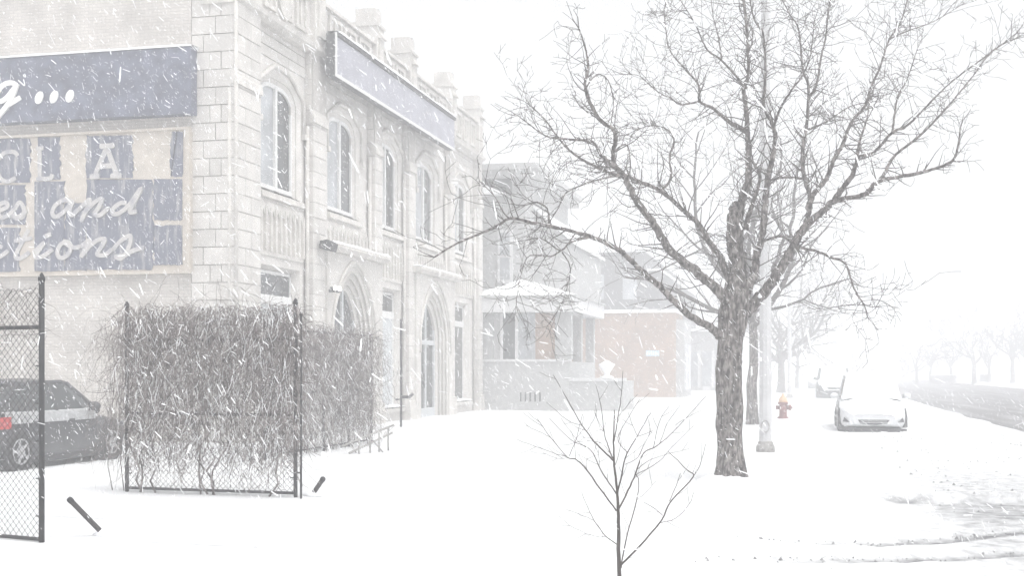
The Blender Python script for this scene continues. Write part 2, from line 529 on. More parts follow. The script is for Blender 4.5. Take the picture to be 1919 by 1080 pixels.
BLOCKS = {}
rb = random.Random(3)
n_block = [0]
rest = MB()
def block(cx, cy, cz, sx, sy, sz):
    """one ashlar block, its joints left open all round"""
    g = 0.022
    dims = (round(sx, 3), round(sy - (g if sy > g * 2 else 0), 3), round(sz - g, 3))
    if n_block[0] >= 295:
        rest.box(cx - dims[0] / 2, cx + dims[0] / 2, cy - dims[1] / 2, cy + dims[1] / 2, cz - dims[2] / 2, cz + dims[2] / 2)
        return
    n_block[0] += 1
    if dims not in BLOCKS:
        b = MB(); x, y, z = (d / 2 for d in dims); c = min(0.018, x * .4, y * .4)
        n = 0
        for (px_, k) in ((x - c, 0), (x, 1)):
            pass
        # box with chamfered outer edges
        outs = []
        for sx_ in (-1, 1):
            for ins in (0, 1):
                pass
        ring0 = [(-x, -y, -z), (x - c, -y, -z), (x, -y + c, -z), (x, y, -z), (-x, y, -z)]
        b.prism([Vector(p) for p in ring0], (0, 0, 2 * z))
        me = bpy.data.meshes.new('stone_block'); me.from_pydata(b.v, [], b.f); me.materials.append(M['stone'])
        BLOCKS[dims] = me
    o = bpy.data.objects.new('stone_block', BLOCKS[dims])
    COL.objects.link(o); o.parent = bld
    o.location = Vector((cx + rb.uniform(-.006, .006), cy + rb.uniform(-.004, .004), cz)) - WL[bld.name]

H = 0.402
# quoins on the side wall by the corner, then the pier fronts (nearest first)
for k in range(30):
    z = H * (k + .5)
    if z > 12: break
    cuts = [-13.46, -12.86 - (0.0 if k % 2 else 0.30), FX] if k % 3 else [-13.46, -13.0, -12.72, FX]
    for a, b in zip(cuts[:-1], cuts[1:]):
        block((a + b) / 2, Y0 - .018 + .03, z, (b - a) - .022, 0.075, H)
    jy = 26.0 + (0.18 if k % 2 else -.1)
    for a, b in ((Y0 + .06, jy), (jy, 26.72)):
        block(FX - .12, (a + b) / 2, z, 0.25, b - a, H)
for pi, (a, b) in enumerate(PIERS[1:]):
    for k in range(25):
        z = H * (k + .5)
        if z > 10: break
        wy = b - a
        block(FX - .14 - (0.06 if z > 8.3 else 0), (a + b) / 2, z, 0.28, wy, H)
# spandrels over the windows and plain courses between
for bi, (a, b) in enumerate(BAYS):
    for k in range(3):
        z = 9.26 + .13 + k * .268
        n = 3 if b - a > 3 else 2
        off = (b - a) / n / 2 * (k % 2)
        cuts = [a] + [a + off + (b - a) / n * i for i in range(0 if off else 1, n)] + [b]
        for c0, c1 in zip(cuts[:-1], cuts[1:]):
            if c1 - c0 > .15: block(WX - .02, (c0 + c1) / 2, z, .09, c1 - c0, .268)
if rest.v:
    o = rest.build('stone_courses', 'stone', bld); o['kind'] = 'stuff'

# set-offs and slender shafts on the piers
for pi, (a, b) in enumerate(PIERS):
    mb = MB()
    mb.prism([(FX - .1, a - .05, 8.55), (FX + .03, a - .05, 8.28), (FX + .05, a - .05, 8.1), (FX - .1, a - .05, 8.1)], (0, b - a + .1, 0))
    mb.build('pier_setoff', 'trim_stone', bld)
    for y in (a - .05, b + .05):
        if y < Y0: y = Y0 + .02
        mb = MB(); mb.tube([(FX - .16, y, 0.3), (FX - .16, y, 8.0)], 0.055, 8)
        mb.build('pier_shaft', 'trim_stone', bld)
    mb = MB()
    mb.prism([(FX - .2, a - .08, .75), (FX + .04, a - .08, .62), (FX + .08, a - .08, -.2), (FX - .2, a - .08, -.2)], (0, b - a + .16, 0))
    mb.build('plinth', 'trim_stone', bld)
mb = MB(); mb.tube([(FX + .0, Y0 - .01, 0.3), (FX + .0, Y0 - .01, 12)], 0.05, 8); mb.build('corner_shaft', 'trim_stone', bld)

def snow_strip(x0, x1, y0, y1, z, h=0.07, parent=None):
    m = MB(); n = max(3, int((y1 - y0) / .25)); prev = None
    for i in range(n + 1):
        y = y0 + (y1 - y0) * i / n
        hh = h * (0.75 + 0.5 * noise.noise(Vector((y * 2.1, x0, z)))) * (0.35 if i in (0, n) else 1)
        row = [(x0, y, z + .003), (x0, y, z + hh * .8), ((x0 + x1) / 2, y, z + hh), (x1, y, z + hh * .75), (x1 + .01, y, z + .003)]
        if prev:
            for k in range(4): m.quad(prev[k], row[k], row[k + 1], prev[k + 1], True)
        prev = row
    return m.build('snow_cap', 'snow', parent or bld)

def upper_window(a, b):
    c = (a + b) / 2; hw = min(1.0, (b - a) / 2 - .22)
    if b < 30: c += .1
    outer = profile(c, hw + .24, 6.0, 8.5, 8.95, p=4.0, q=1.0)
    mid = profile(c, hw + .12, 6.05, 8.45, 8.86, p=4.0, q=1.0)
    inner = profile(c, hw, 6.1, 8.42, 8.76, p=4.0, q=1.0)
    m = MB(); pierced(m, WX, a, b, 4.3, 9.26, outer); ring(m, outer, WX, mid, WX - .06)
    ring(m, mid, WX - .06, mid, WX - .1); ring(m, mid, WX - .1, inner, WX - .16); ring(m, inner, WX - .16, inner, WX - .45)
    m.build('bay_wall', 'stone', bld)
    # hood mould over the arch
    m = MB(); hood = [(c - hw - .36, 7.75), (c - hw - .36, 8.62), (c - hw * .45, 9.12), (c + hw * .45, 9.12), (c + hw + .36, 8.62), (c + hw + .36, 7.75)]
    m.tube([(WX + .03, y, z) for y, z in hood], .065, 6); 
    for s in (-1, 1): m.box(WX, WX + .12, c + s * (hw + .36) - .09, c + s * (hw + .36) + .09, 7.62, 7.76)
    m.build('hood_mould', 'trim_stone', bld)
    # sill
    m = MB(); m.prism([(WX - .45, c - hw - .3, 6.1), (WX + .10, c - hw - .3, 5.95), (WX + .12, c - hw - .3, 5.82), (WX - .1, c - hw - .3, 5.78)], (0, 2 * hw + .6, 0))
    m.build('sill', 'trim_stone', bld)
    # two lights in a white frame
    X = WX - .2
    w = MB(); fw = .085
    for y in (c - hw, c + hw - fw): w.box(X, X + .07, y, y + fw, 6.1, 8.2)
    w.box(X, X + .09, c - fw * .7, c + fw * .7, 6.1, 8.7); w.box(X, X + .08, c - hw, c + hw, 6.1, 6.2)
    inn = profile(c, hw - fw, 6.1, 8.40, 8.65, p=4.0, q=1.0)
    pts = profile(c, hw, 6.1, 8.42, 8.76, p=4.0, q=1.0)
    for i in range(1, len(pts) - 2):
        w.prism([(X, pts[i][0], pts[i][1]), (X, pts[i + 1][0], pts[i + 1][1]), (X, inn[i + 1][0], inn[i + 1][1]), (X, inn[i][0], inn[i][1])], (.07, 0, 0))
    win = w.build('window', 'white_paint', bld)
    for s, mt in ((-1, 'glass_pale'), (1, 'glass_dark')):
        g = MB()
        ps = [p for p in inn if (p[0] - c) * s >= -1e-6]
        pl = [(X + .02, y, z) for y, z in ps]
        pl = pl + [(X + .02, c, 6.1)] 
        g.poly(pl); g.build('pane', mt, win)

def tracery(a, b):
    c = (a + b) / 2; hw = (b - a) / 2 - .18
    m = MB()
    m.box(WX, WX + .05, c - hw, c + hw, 5.6, 5.72); m.box(WX, WX + .05, c - hw, c + hw, 4.42, 4.52)
    m.build('panel_frame', 'trim_stone', bld)
    n = max(5, int(2 * hw / .27))
    for i in range(n + 1):
        y = c - hw + 2 * hw * i / n
        m = MB(); m.box(WX, WX + .075, y - .045, y + .045, 4.52, 5.60); m.build('tracery_bar', 'trim_stone', bld)
    for i in range(n):      # little pointed heads between the bars
        y = c - hw + 2 * hw * (i + .5) / n; w_ = hw / n - .04
        m = MB(); m.prism([(WX, y - w_, 5.6), (WX, y - w_, 5.38), (WX, y, 5.54), (WX, y + w_, 5.38), (WX, y + w_, 5.6)], (.05, 0, 0))
        m.build('tracery_head', 'trim_stone', bld)

def lower_window(a, b, first=False):
    c = (a + b) / 2; hw = min((b - a) / 2 - .25, 1.05)
    if first: hw = 1.2
    z0, z1 = (.45, 4.2)
    m = MB(); P = [(c - hw - .12, z0), (c - hw - .12, z1), (c + hw + .12, z1), (c + hw + .12, z0)]
    X = WX
    m.quad((X, a, -.3), (X, b, -.3), (X, b, z0), (X, a, z0)); m.quad((X, a, z0), (X, P[0][0], z0), (X, P[0][0], 4.3), (X, a, 4.3))
    m.quad((X, P[3][0], z0), (X, b, z0), (X, b, 4.3), (X, P[3][0], 4.3)); m.quad((X, P[0][0], z1), (X, P[3][0], z1), (X, P[3][0], 4.3), (X, P[0][0], 4.3))
    Q = [(c - hw, z0), (c - hw, z1 - .1), (c + hw, z1 - .1), (c + hw, z0)]
    ring(m, P, X, Q, X - .28); m.build('bay_wall', 'stone', bld)
    m = MB(); m.prism([(X - .28, c - hw - .2, z0 + .02), (X + .14, c - hw - .2, z0 - .04), (X + .14, c - hw - .2, z0 - .16), (X - .1, c - hw - .2, z0 - .16)], (0, 2 * hw + .4, 0))
    m.build('sill', 'trim_stone', bld)
    snow_strip(X - .2, X + .13, c - hw - .15, c + hw + .15, z0 + .0, .09)
    X -= .26
    w = MB()
    for y in (c - hw, c + hw - .07): w.box(X, X + .06, y, y + .07, z0, z1 - .1)
    w.box(X, X + .08, c - hw, c + hw, 3.28, 3.5); w.box(X, X + .06, c - hw, c + hw, z1 - .17, z1 - .1)
    win = w.build('window', 'white_paint', bld)
    g = MB(); g.quad((X + .03, c - hw, 3.5), (X + .03, c + hw, 3.5), (X + .03, c + hw, 4.1), (X + .03, c - hw, 4.1)); g.build('pane', 'glass_dark', win)
    g = MB(); g.quad((X + .03, c - hw, z0), (X + .03, c + hw, z0), (X + .03, c + hw, 3.3), (X + .03, c - hw, 3.3))
    g.build('panel', 'board_pale' if not (a > 43) else 'glass_dark', win)

def doorway(a, b):
    c = (a + b) / 2; hw = 1.62 if b - a < 4 else 1.7
    X = FX + .06
    P = [profile(c, hw - .16 * i, -.3, 2.9 - .02 * i, 4.58 - .17 * i, n=11, p=1.7, q=.72) for i in range(5)]
    m = MB(); pierced(m, X, a - .1, b + .1, -.3, 4.86, P[0])
    x = X
    for i in range(4):
        ring(m, P[i], x, P[i], x - .045); ring(m, P[i], x - .045, P[i + 1], x - .08); x -= .08
    ring(m, P[4], x, P[4], x - .2)
    m.quad((X, a - .1, -.3), (WX - .1, a - .1, -.3), (WX - .1, a - .1, 4.86), (X, a - .1, 4.86))
    m.quad((X, b + .1, -.3), (WX - .1, b + .1, -.3), (WX - .1, b + .1, 4.86), (X, b + .1, 4.86))
    m.build('door_surround', 'stone', bld)
    for i in range(1, 4):
        m = MB(); m.tube([(X - .08 * i + .015, y, z) for y, z in P[i]], .03, 6); m.build('arch_moulding', 'trim_stone', bld)
    m = MB(); m.tube([(X + .02, y, z) for y, z in profile(c, hw + .1, 2.2, 2.95, 4.7, n=11, p=1.7, q=.72)], .055, 6); m.build('arch_moulding', 'trim_stone', bld)
    # ledge with its load of snow
    m = MB(); m.prism([(WX, a - .35, 4.84), (X + .14, a - .35, 4.84), (X + .26, a - .35, 4.95), (X + .26, a - .35, 5.02), (WX, a - .35, 5.06)], (0, b - a + .9, 0))
    m.build('ledge', 'trim_stone', bld)
    snow_strip(WX + .03, X + .24, a - .33, b + .53, 5.03, .11)
    # door leaves and fanlight
    xd = x - .1; ih = hw - .64
    m = MB(); m.box(xd - .05, xd, c - ih - .1, c + ih + .1, -.2, 4.4); d = m.build('door', 'glass_dark', bld)
    m = MB()
    for y in (c - ih - .02, c - .06, c + ih - .08): m.box(xd + .003, xd + .07, y, y + .12, -.2, 4.1)
    m.box(xd + .004, xd + .06, c - ih, c + ih, 2.5, 2.66); m.box(xd + .004, xd + .06, c - ih, c + ih, 0, .3)
    m.build('door_frame', 'board_pale', d)
    m = MB()
    for s in (-1, 1): m.box(xd + .003, xd + .06, c + s * .14 - .02, c + s * .14 + .02, 1.0, 1.5)
    m.build('handle', 'galvanised', d)

for i, (a, b) in enumerate(BAYS):
    upper_window(a, b); tracery(a, b)
    if i in (1, 3): doorway(a, b)
    else: lower_window(a, b, i == 0)

# string course, parapet panels, merlons
m = MB(); m.prism([(-13.2, Y0 - .06, 10.2), (FX + .02, Y0 - .06, 10.2), (FX + .13, Y0 - .06, 10.12), (FX + .10, Y0 - .06, 10.02), (FX - .06, Y0 - .06, 9.93), (-13.2, Y0 - .06, 9.93)], (0, Y1 - Y0 + .1, 0))
m.build('string_course', 'trim_stone', bld)
m = MB(); m.box(-13.05, FX - .1, Y0 + .08, Y1 - .02, 10.19, ZP - .12); m.build('parapet', 'stone', bld)
m = MB(); m.prism([(-13.12, Y0 + .05, ZP - .12), (FX + .02, Y0 + .05, ZP - .12), (FX + .02, Y0 + .05, ZP - .03), (FX - .3, Y0 + .05, ZP + .04), (-13.12, Y0 + .05, ZP - .02)], (0, Y1 - Y0 - .06, 0))
m.build('parapet_coping', 'trim_stone', bld)
snow_strip(-13.0, FX - .1, 30.9, Y1 - .2, ZP + .0, .06)
for a, b in BAYS:
    n = 3 if b - a > 3.2 else 2
    for i in range(n):
        y0 = a + .2 + (b - a - .4) * i / n + .12; y1 = a + .2 + (b - a - .4) * (i + 1) / n - .12
        m = MB()
        X = FX - .1
        m.box(X, X + .07, y0, y0 + .1, 10.35, 11.28); m.box(X, X + .07, y1 - .1, y1, 10.35, 11.28)
        m.box(X, X + .069, y0 + .1, y1 - .1, 10.35, 10.45); m.box(X, X + .069, y0 + .1, y1 - .1, 11.18, 11.28)
        m.box(X, X + .05, (y0 + y1) / 2 - .04, (y0 + y1) / 2 + .04, 10.45, 11.18)
        m.build('parapet_panel', 'trim_stone', bld)
for i, (a, b) in enumerate(PIERS):
    y = a if i < 5 else a - .1
    w_ = min(b - a, .72)
    m = MB()
    m.box(-13.1, FX + .04, y, y + w_, 10.19, 11.95)
    m.prism([(-13.14, y - .05, 11.95), (FX + .1, y - .05, 11.95), (FX + .1, y - .05, 12.02), (FX - .02, y - .05, 12.08), (-13.08, y - .05, 12.08)], (0, w_ + .1, 0))
    m.box(-13.02, FX - .02, y + .06, y + w_ - .06, 12.07, 12.5)
    mo = m.build('merlon', 'stone', bld)
    m = MB(); m.box(FX + .04, FX + .10, y + .14, y + w_ - .14, 10.4, 11.6); m.prism([(FX + .04, y + .1, 11.6), (FX + .2, y + .1, 11.6), (FX + .04, y + .1, 11.85)], (0, w_ - .2, 0)); m.build('merlon_panel', 'trim_stone', mo)
    m = MB(); m.tube([(-13.0, y + w_ / 2, 12.52), (-12.9, y + w_ / 2, 12.56), (FX - .12, y + w_ / 2, 12.56), (FX - .03, y + w_ / 2, 12.51)], [.1, w_ * .36, w_ * .36, .1], 8)
    for k, v in enumerate(m.v): m.v[k] = (v[0], v[1], 12.5 + max(0, (v[2] - 12.5)) * .3)
    m.build('snow_cap', 'snow', mo)
# carved shield on the corner bay
m = MB(); c = 28.2
sh = [(c - .42, 11.0), (c + .42, 11.0), (c + .42, 10.75), (c + .3, 10.48), (c, 10.25), (c - .3, 10.48), (c - .42, 10.75)]
m.prism([(FX - .1, y, z) for y, z in sh], (.1, 0, 0)); m.build('shield', 'trim_stone', bld)

# ------------------------------------------------------------------ signs
def catmull(pts, n=6):
    P = [Vector(p) for p in pts]; P = [P[0]] + P + [P[-1]]
    out = []
    for i in range(1, len(P) - 2):
        for k in range(n):
            t = k / n
            a, b, c, d = P[i - 1], P[i], P[i + 1], P[i + 2]
            out.append(0.5 * ((2 * b) + (c - a) * t + (2 * a - 5 * b + 4 * c - d) * t * t + (3 * b - a - 3 * c + d) * t ** 3))
    out.append(P[-2]); return out

def stroke(mb, pts2, Y, w, thick=.02, curve=True):
    """a brush stroke of width w lettered on the plane y = Y: (x, z) points"""
    P = catmull([(x, z, 0) for x, z in pts2]) if curve else [Vector((x, z, 0)) for x, z in pts2]
    L_, R_ = [], []
    for i, p in enumerate(P):
        t = P[min(i + 1, len(P) - 1)] - P[max(i - 1, 0)]; t.normalize()
        nrm = Vector((-t.y, t.x, 0)); e = w / 2 * (0.55 if i in (0, len(P) - 1) else 1)
        L_.append(p + nrm * e); R_.append(p - nrm * e)
    n = len(mb.v); k = len(P)
    for i, q in enumerate(L_): mb.v.append((q.x, Y - .0006 * i, q.y))
    for i, q in enumerate(R_): mb.v.append((q.x, Y - .0006 * i, q.y))
    for q in L_: mb.v.append((q.x, Y + thick, q.y))
    for q in R_: mb.v.append((q.x, Y + thick, q.y))
    for i in range(k - 1):
        mb.f.append((n + i, n + i + 1, n + k + i + 1, n + k + i)); mb.s.append(False)
        mb.f.append((n + i, n + 2 * k + i, n + 2 * k + i + 1, n + i + 1)); mb.s.append(False)
        mb.f.append((n + k + i, n + k + i + 1, n + 3 * k + i + 1, n + 3 * k + i)); mb.s.append(False)

# upper sign
us = thing('wall_sign', 'dark blue fascia sign with white script lettering, topped by snow, above the faded sign', 'sign', (-16, 25.3, 7.45))
SY = Y0 - .32
x1s, zt = on_y(358, 86, SY); _, zb = on_y(358, 212, SY)
m = MB(); m.box(-24, x1s, SY, Y0 - .03, zb, zt); m.build('sign_panel', 'sign_blue', us)
m = MB()
prev = None
for i in range(60):
    x = -24 + (x1s + .04 + 24) * i / 59
    h_ = .075 * (1 + .25 * noise.noise(Vector((x * 1.3, 0, 7)))) * (.6 if i == 59 else 1)
    row = [(x, SY - .03, zt + .003), (x, SY - .035, zt + h_ * .7), (x, SY + .1, zt + h_), (x, Y0 - .02, zt + h_), (x, Y0 - .02, zt + .003)]
    if prev:
        for k in range(4): m.quad(prev[k], row[k], row[k + 1], prev[k + 1], True)
    prev = row
m.build('snow_cap', 'snow', us)
def z2(zx, zy): return on_y(zx / 5.05, 60 + zy / 5.05, SY - .02)
def lett(parent, strokes, fn, Y, w, mt, name='letter'):
    mm = MB()
    for k, s in enumerate(strokes): stroke(mm, [fn(*p) for p in s], Y - .004 * k, w)
    return mm.build(name, mt, parent)
lett(us, [[(165, 510), (120, 480), (50, 490), (-10, 550), (-30, 620), (10, 655), (70, 620), (150, 520), (165, 495), (110, 640), (40, 740), (-40, 830), (-90, 850)], [(60, 700), (130, 660), (200, 615)]], z2, SY - .025, .115, 'letter_white')
for zx, zy in ((372, 620), (512, 612), (662, 605)):
    mm = MB(); pts = []
    for k in range(18):
        a = 2 * math.pi * k / 18
        ex, ey = 36 * math.cos(a), 62 * math.sin(a)
        th = R(18)
        pts.append(z2(zx + ex * math.cos(th) - ey * math.sin(th) * -1 * -1, zy + ex * math.sin(th) + ey * math.cos(th)))
    mm.prism([(x, SY - .03, z) for x, z in pts], (0, .04, 0)); mm.build('dot', 'letter_white', us)

# lower, faded sign
ls = thing('wall_sign', 'faded blue and cream wall sign with peeling vinyl and worn script lettering', 'sign', (-16, 25.3, 3.9))
LY = Y0 - .12
xr, zlt = on_y(355, 240, LY); _, zlb = on_y(355, 510, LY)
m = MB(); m.box(-24, xr, LY + .02, Y0 - .003, zlb, zlt); m.build('board', 'board_cream', ls)
m = MB()
m.box(xr - .05, xr + .03, LY - .05, Y0 - .004, zlb - .03, zlt + .03); m.box(-24, xr - .05, LY - .049, Y0 - .004, zlt - .03, zlt + .028); m.box(-24, xr - .05, LY - .048, Y0 - .004, zlb - .028, zlb + .03)
m.build('frame', 'board_cream', ls)
def z1(zx, zy): return on_y(zx / 3.484, 220 + zy / 3.484, LY)
rv = random.Random(8)
def vinyl(x0, y0, x1, y1, ragged=(1, 1, 1, 1), mt='vinyl_faded'):
    pts = []
    def edge(ax, ay, bx, by, rag):
        n = 14
        for i in range(n):
            t = i / n; j = 9 if rag else 1
            pts.append((ax + (bx - ax) * t + rv.uniform(-j, j) * (1 if ax == bx or rag else .2), ay + (by - ay) * t + rv.uniform(-j, j) * .5))
    edge(x0, y0, x1, y0, ragged[0]); edge(x1, y0, x1, y1, ragged[1]); edge(x1, y1, x0, y1, ragged[2]); edge(x0, y1, x0, y0, ragged[3])
    m = MB(); m.prism([(z1(*p)[0], LY + .004, z1(*p)[1]) for p in pts], (0, .014, 0)); m.build('vinyl_sheet', mt, ls)
vinyl(-900, 135, 198, 425, (0, 1, 0, 0)); vinyl(248, 128, 392, 405, (0, 1, 0, 0)); vinyl(562, 118, 868, 395, (1, 1, 0, 1)); vinyl(1115, 92, 1195, 385, (1, 0, 1, 1))
vinyl(226, 418, 418, 1005, (0, 1, 1, 0)); vinyl(422, 560, 560, 1000, (1, 0, 1, 1)); vinyl(564, 405, 1000, 995, (0, 1, 1, 1)); vinyl(1004, 402, 1190, 672, (0, 0, 1, 1)); vinyl(1006, 706, 1190, 965, (1, 0, 1, 1))
vinyl(-900, 442, 165, 700, (0, 1, 0, 0)); vinyl(-900, 720, 128, 1010, (0, 1, 1, 0))
LW = .10
LYL = LY - .012
lett(ls, [[(700, 195), (620, 385)], [(700, 195), (770, 385)], [(645, 320), (745, 315)], [(590, 388), (655, 385)], [(725, 384), (800, 380)], [(655, 190), (755, 185)]], z1, LYL, .12, 'letter_worn')
lett(ls, [[(262, 200), (262, 400)], [(240, 402), (330, 398), (345, 370)], [(240, 205), (290, 200)]], z1, LYL - .002, .10, 'letter_worn')
lett(ls, [[(120, 250), (90, 225), (30, 235), (-20, 300), (0, 390), (50, 420), (110, 395)]], z1, LYL - .001, .10, 'letter_worn')
# "es and"
lett(ls, [[(-60, 640), (0, 610), (50, 585), (45, 560), (10, 565), (-15, 610), (10, 655), (60, 640), (100, 600)]], z1, LYL, LW, 'letter_worn')
lett(ls, [[(95, 610), (130, 555), (160, 600), (155, 645), (115, 660), (90, 640), (130, 650), (180, 610)]], z1, LYL - .001, LW, 'letter_worn')
lett(ls, [[(470, 545), (420, 540), (365, 575), (345, 625), (370, 650), (430, 610), (480, 548), (462, 600), (475, 640), (520, 600)]], z1, LYL, LW, 'letter_worn')
lett(ls, [[(510, 610), (560, 560), (590, 540), (555, 630), (535, 680), (570, 610), (630, 550), (672, 535), (650, 590), (625, 630), (660, 640), (720, 590)]], z1, LYL - .001, LW, 'letter_worn')
lett(ls, [[(830, 560), (790, 560), (745, 595), (740, 630), (785, 625), (850, 570), (925, 465), (870, 580), (855, 620), (900, 615)]], z1, LYL - .002, LW, 'letter_worn')
# "ctions"
lett(ls, [[(20, 850), (-30, 840), (-60, 890), (-30, 920), (20, 900), (60, 870)]], z1, LYL, LW, 'letter_worn')
lett(ls, [[(190, 730), (140, 830), (105, 905), (135, 922), (200, 880)], [(95, 808), (215, 788)]], z1, LYL - .001, LW, 'letter_worn')
lett(ls, [[(225, 880), (290, 820), (250, 880), (240, 915), (290, 905), (350, 860)], [(298, 778), (318, 770), (338, 764)]], z1, LYL, LW, 'letter_worn')
lett(ls, [[(440, 812), (400, 830), (378, 880), (395, 918), (440, 905), (468, 855), (452, 818), (425, 815), (480, 850), (530, 845)]], z1, LYL - .002, LW, 'letter_worn')
lett(ls, [[(525, 850), (590, 800), (555, 870), (535, 910), (590, 840), (650, 800), (690, 800), (660, 860), (640, 895), (690, 900), (740, 860)]], z1, LYL, LW, 'letter_worn')
lett(ls, [[(735, 870), (800, 800), (855, 775), (845, 850), (800, 920), (760, 910), (810, 905), (880, 870), (950, 850)]], z1, LYL - .001, LW, 'letter_worn')

# sign hung on the facade
fs = thing('facade_sign', 'long pale lilac sign box hung under the parapet, snow on its top', 'sign', (-12, 36, 9.4))
SX = -11.9
m = MB(); m.box(SX - .26, SX, 30.3, 41.7, 9.4, 10.52); m.build('sign_box', 'plastic_dark', fs)
for i in range(4):
    a = 30.36 + i * 2.83; m = MB(); m.box(SX + .003, SX + .012, a + .0, a + 2.8, 9.46, 10.44); m.build('sign_face', 'sign_lilac', fs)
m = MB(); m.box(SX + .002, SX + .035, 30.27, 30.36, 9.37, 10.54); m.box(SX + .002, SX + .034, 30.36, 41.7, 9.37, 9.455); m.build('frame', 'white_paint', fs)
m = MB(); m.box(SX + .002, SX + .06, 30.36, 41.72, 10.45, 10.55); m.build('top_rail', 'galvanised', fs)
m = MB()
for y in (30.6, 33.4, 36.2, 39.0, 41.3):
    mm = MB(); mm.box(WX - .02, SX - .26, y, y + .1, 10.4, 10.48); mm.build('bracket', 'galvanised', fs)
snow_strip(SX - .25, SX + .07, 30.3, 41.7, 10.55, .12, fs)

# lamps on the facade
fl = thing('floodlight', 'small black floodlight on the pier beside the snowy ledge', 'lamp', (FX + .1, 30.4, 4.85))
m = MB(); m.box(FX + .02, FX + .1, 30.28, 30.4, 4.85, 4.97); m.build('bracket', 'plastic_dark', fl)
m = MB(); m.prism([(FX + .1, 30.12, 4.82), (FX + .42, 30.12, 4.74), (FX + .48, 30.12, 4.95), (FX + .3, 30.12, 5.06), (FX + .1, 30.12, 5.03)], (0, .34, 0)); m.build('housing', 'plastic_dark', fl)
tl = thing('twin_lamp', 'black twin lamp with two lit white bulbs by the arched doorway', 'lamp', (FX + .2, 31.3, 3.9))
em = bpy.data.materials.new('bulb_glow'); em.use_nodes = True
em.node_tree.nodes['Principled BSDF'].inputs['Emission Color'].default_value = (1, .97, .9, 1)
em.node_tree.nodes['Principled BSDF'].inputs['Emission Strength'].default_value = 1.4
M['bulb_glow'] = em
yl, zl = on_x(630, 541, FX + .25)
m = MB(); m.box(FX + .06, FX + .22, yl - .04, yl + .04, zl - .1, zl - .02); m.build('bracket', 'plastic_dark', tl)
for s in (-1, 1):
    m = MB(); m.lathe([(.01, -.11), (.07, -.1), (.1, .02), (.09, .03)], (FX + .25, yl + s * .16, zl), 12); m.build('shade', 'plastic_dark', tl)
    m = MB(); m.lathe([(.01, -.07), (.045, -.05), (.062, 0), (.045, .05), (.01, .07)], (FX + .31, yl + s * .16 - .05, zl), 12); m.build('bulb', 'bulb_glow', tl)

# standpipe by the window
sp = thing('standpipe', 'thin dark standpipe rising from the snow beside the pale shuttered window', 'pipe', (-11.19, 33.62, 0))
m = MB(); m.tube([(-11.19, 33.62, -.1), (-11.19, 33.62, 3.1)], .035, 8); m.build('pipe', 'galvanised', sp)
m = MB(); m.tube([(-11.19, 33.62, .85), (-10.95, 33.66, .85), (-10.85, 33.68, .95)], .045, 8); m.build('outlet', 'galvanised', sp)
m = MB(); m.tube([(-11.35, 33.62, .78), (-11.19, 33.62, .78)], .03, 6); m.build('stub_pipe', 'galvanised', sp)

# ------------------------------------------------------------------ neighbouring buildings
hs_ = thing('stone_house', 'grey stone house with snowy porch roof beside the cream building', 'house', (-11, 50, 0))
YP = 47.75
def hz(px, py, Y=YP): return on_y(px, py, Y)
xw = hz(1066, 600)[0]; xs = hz(1168, 700)[0]; xe = hz(1063, 560)[0]
m = MB(); m.box(-12.9, xw, YP, YP + .35, -.3, 1.95); m.box(xw - .35, xw, YP + .35, 54.2, -.3, 1.95); m.build('porch_wall', 'grey_stone_pale', hs_)
m = MB(); m.box(-12.9, xw + .06, YP - .05, YP + .4, 1.953, 2.05); m.build('porch_coping', 'fascia', hs_)
m = MB(); m.box(xw + .003, xs, YP + .1, YP + .42, -.3, 1.18); m.box(xs - .32, xs - .003, YP + .42, YP + 3.2, -.3, 1.178); m.build('stoop_wall', 'grey_stone_pale', hs_)
m = MB(); m.box(xw - .02, xs + .08, YP + .03, YP + .5, 1.18, 1.3); m.build('stoop_coping', 'fascia', hs_)
m = MB(); m.lathe([(.3, 1.3), (.26, 1.36), (.12, 1.42), (.12, 1.5), (.3, 1.78), (.33, 1.84), (.2, 1.9), (.05, 2.0)], ((xw + xs) / 2 + .4, YP + .26, 0), 12); m.build('urn', 'snow', hs_)
for i in range(5):
    m = MB(); m.box(hz(975 + i * 9, 0)[0], hz(978 + i * 9, 0)[0], YP - .02, YP + .1, .36, .72); m.build('vent_slot', 'plastic_dark', hs_)
# porch posts and dark openings between
for px_ in (912, 1058):
    m = MB(); x = hz(px_, 600)[0]; m.box(x - .38, x + .28, YP + .02, YP + .4, 2.05, 3.95); m.build('porch_post', 'grey_stone', hs_)
for y in (50.8, 54.0):
    m = MB(); m.box(xw - .36, xw, y - .2, y + .2, 1.95, 3.95); m.build('porch_post', 'grey_stone', hs_)
m = MB(); m.box(-12.9, -9.2, YP + 1.9, YP + 2.2, 0, 4.3); m.build('porch_back_wall', 'red_brick', hs_)
x0, x1 = hz(942, 0)[0], hz(965, 0)[0]
m = MB(); m.box(x0, x1, YP + .12, YP + .2, 1.98, 3.9); w = m.build('window', 'glass_dark', hs_)
m = MB(); m.box(x1, x1 + .12, YP + .06, YP + .24, 1.96, 3.9); m.box(x0 - .1, x0, YP + .06, YP + .24, 1.96, 3.9); m.build('frame', 'fascia', w)
x2 = hz(1002, 0)[0]
m = MB(); m.box(x1 + .12, x2, YP + .13, YP + .21, 1.98, 3.9); m.build('window', 'glass_pale', hs_)
xp = hz(1040, 0)[0]
m = MB(); m.box(x2 + .003, xp, YP + .16, YP + .24, 1.96, 3.9); m.build('infill_panel', 'red_brick', hs_)
m = MB(); m.box(-12.6, x0 - .1, YP + .15, YP + .23, 1.96, 3.9); m.build('infill_panel', 'grey_stone_pale', hs_)
m = MB(); m.box(-12.9, xw + .35, YP - .45, 54.6, 3.92, 4.5); m.build('fascia', 'fascia', hs_)
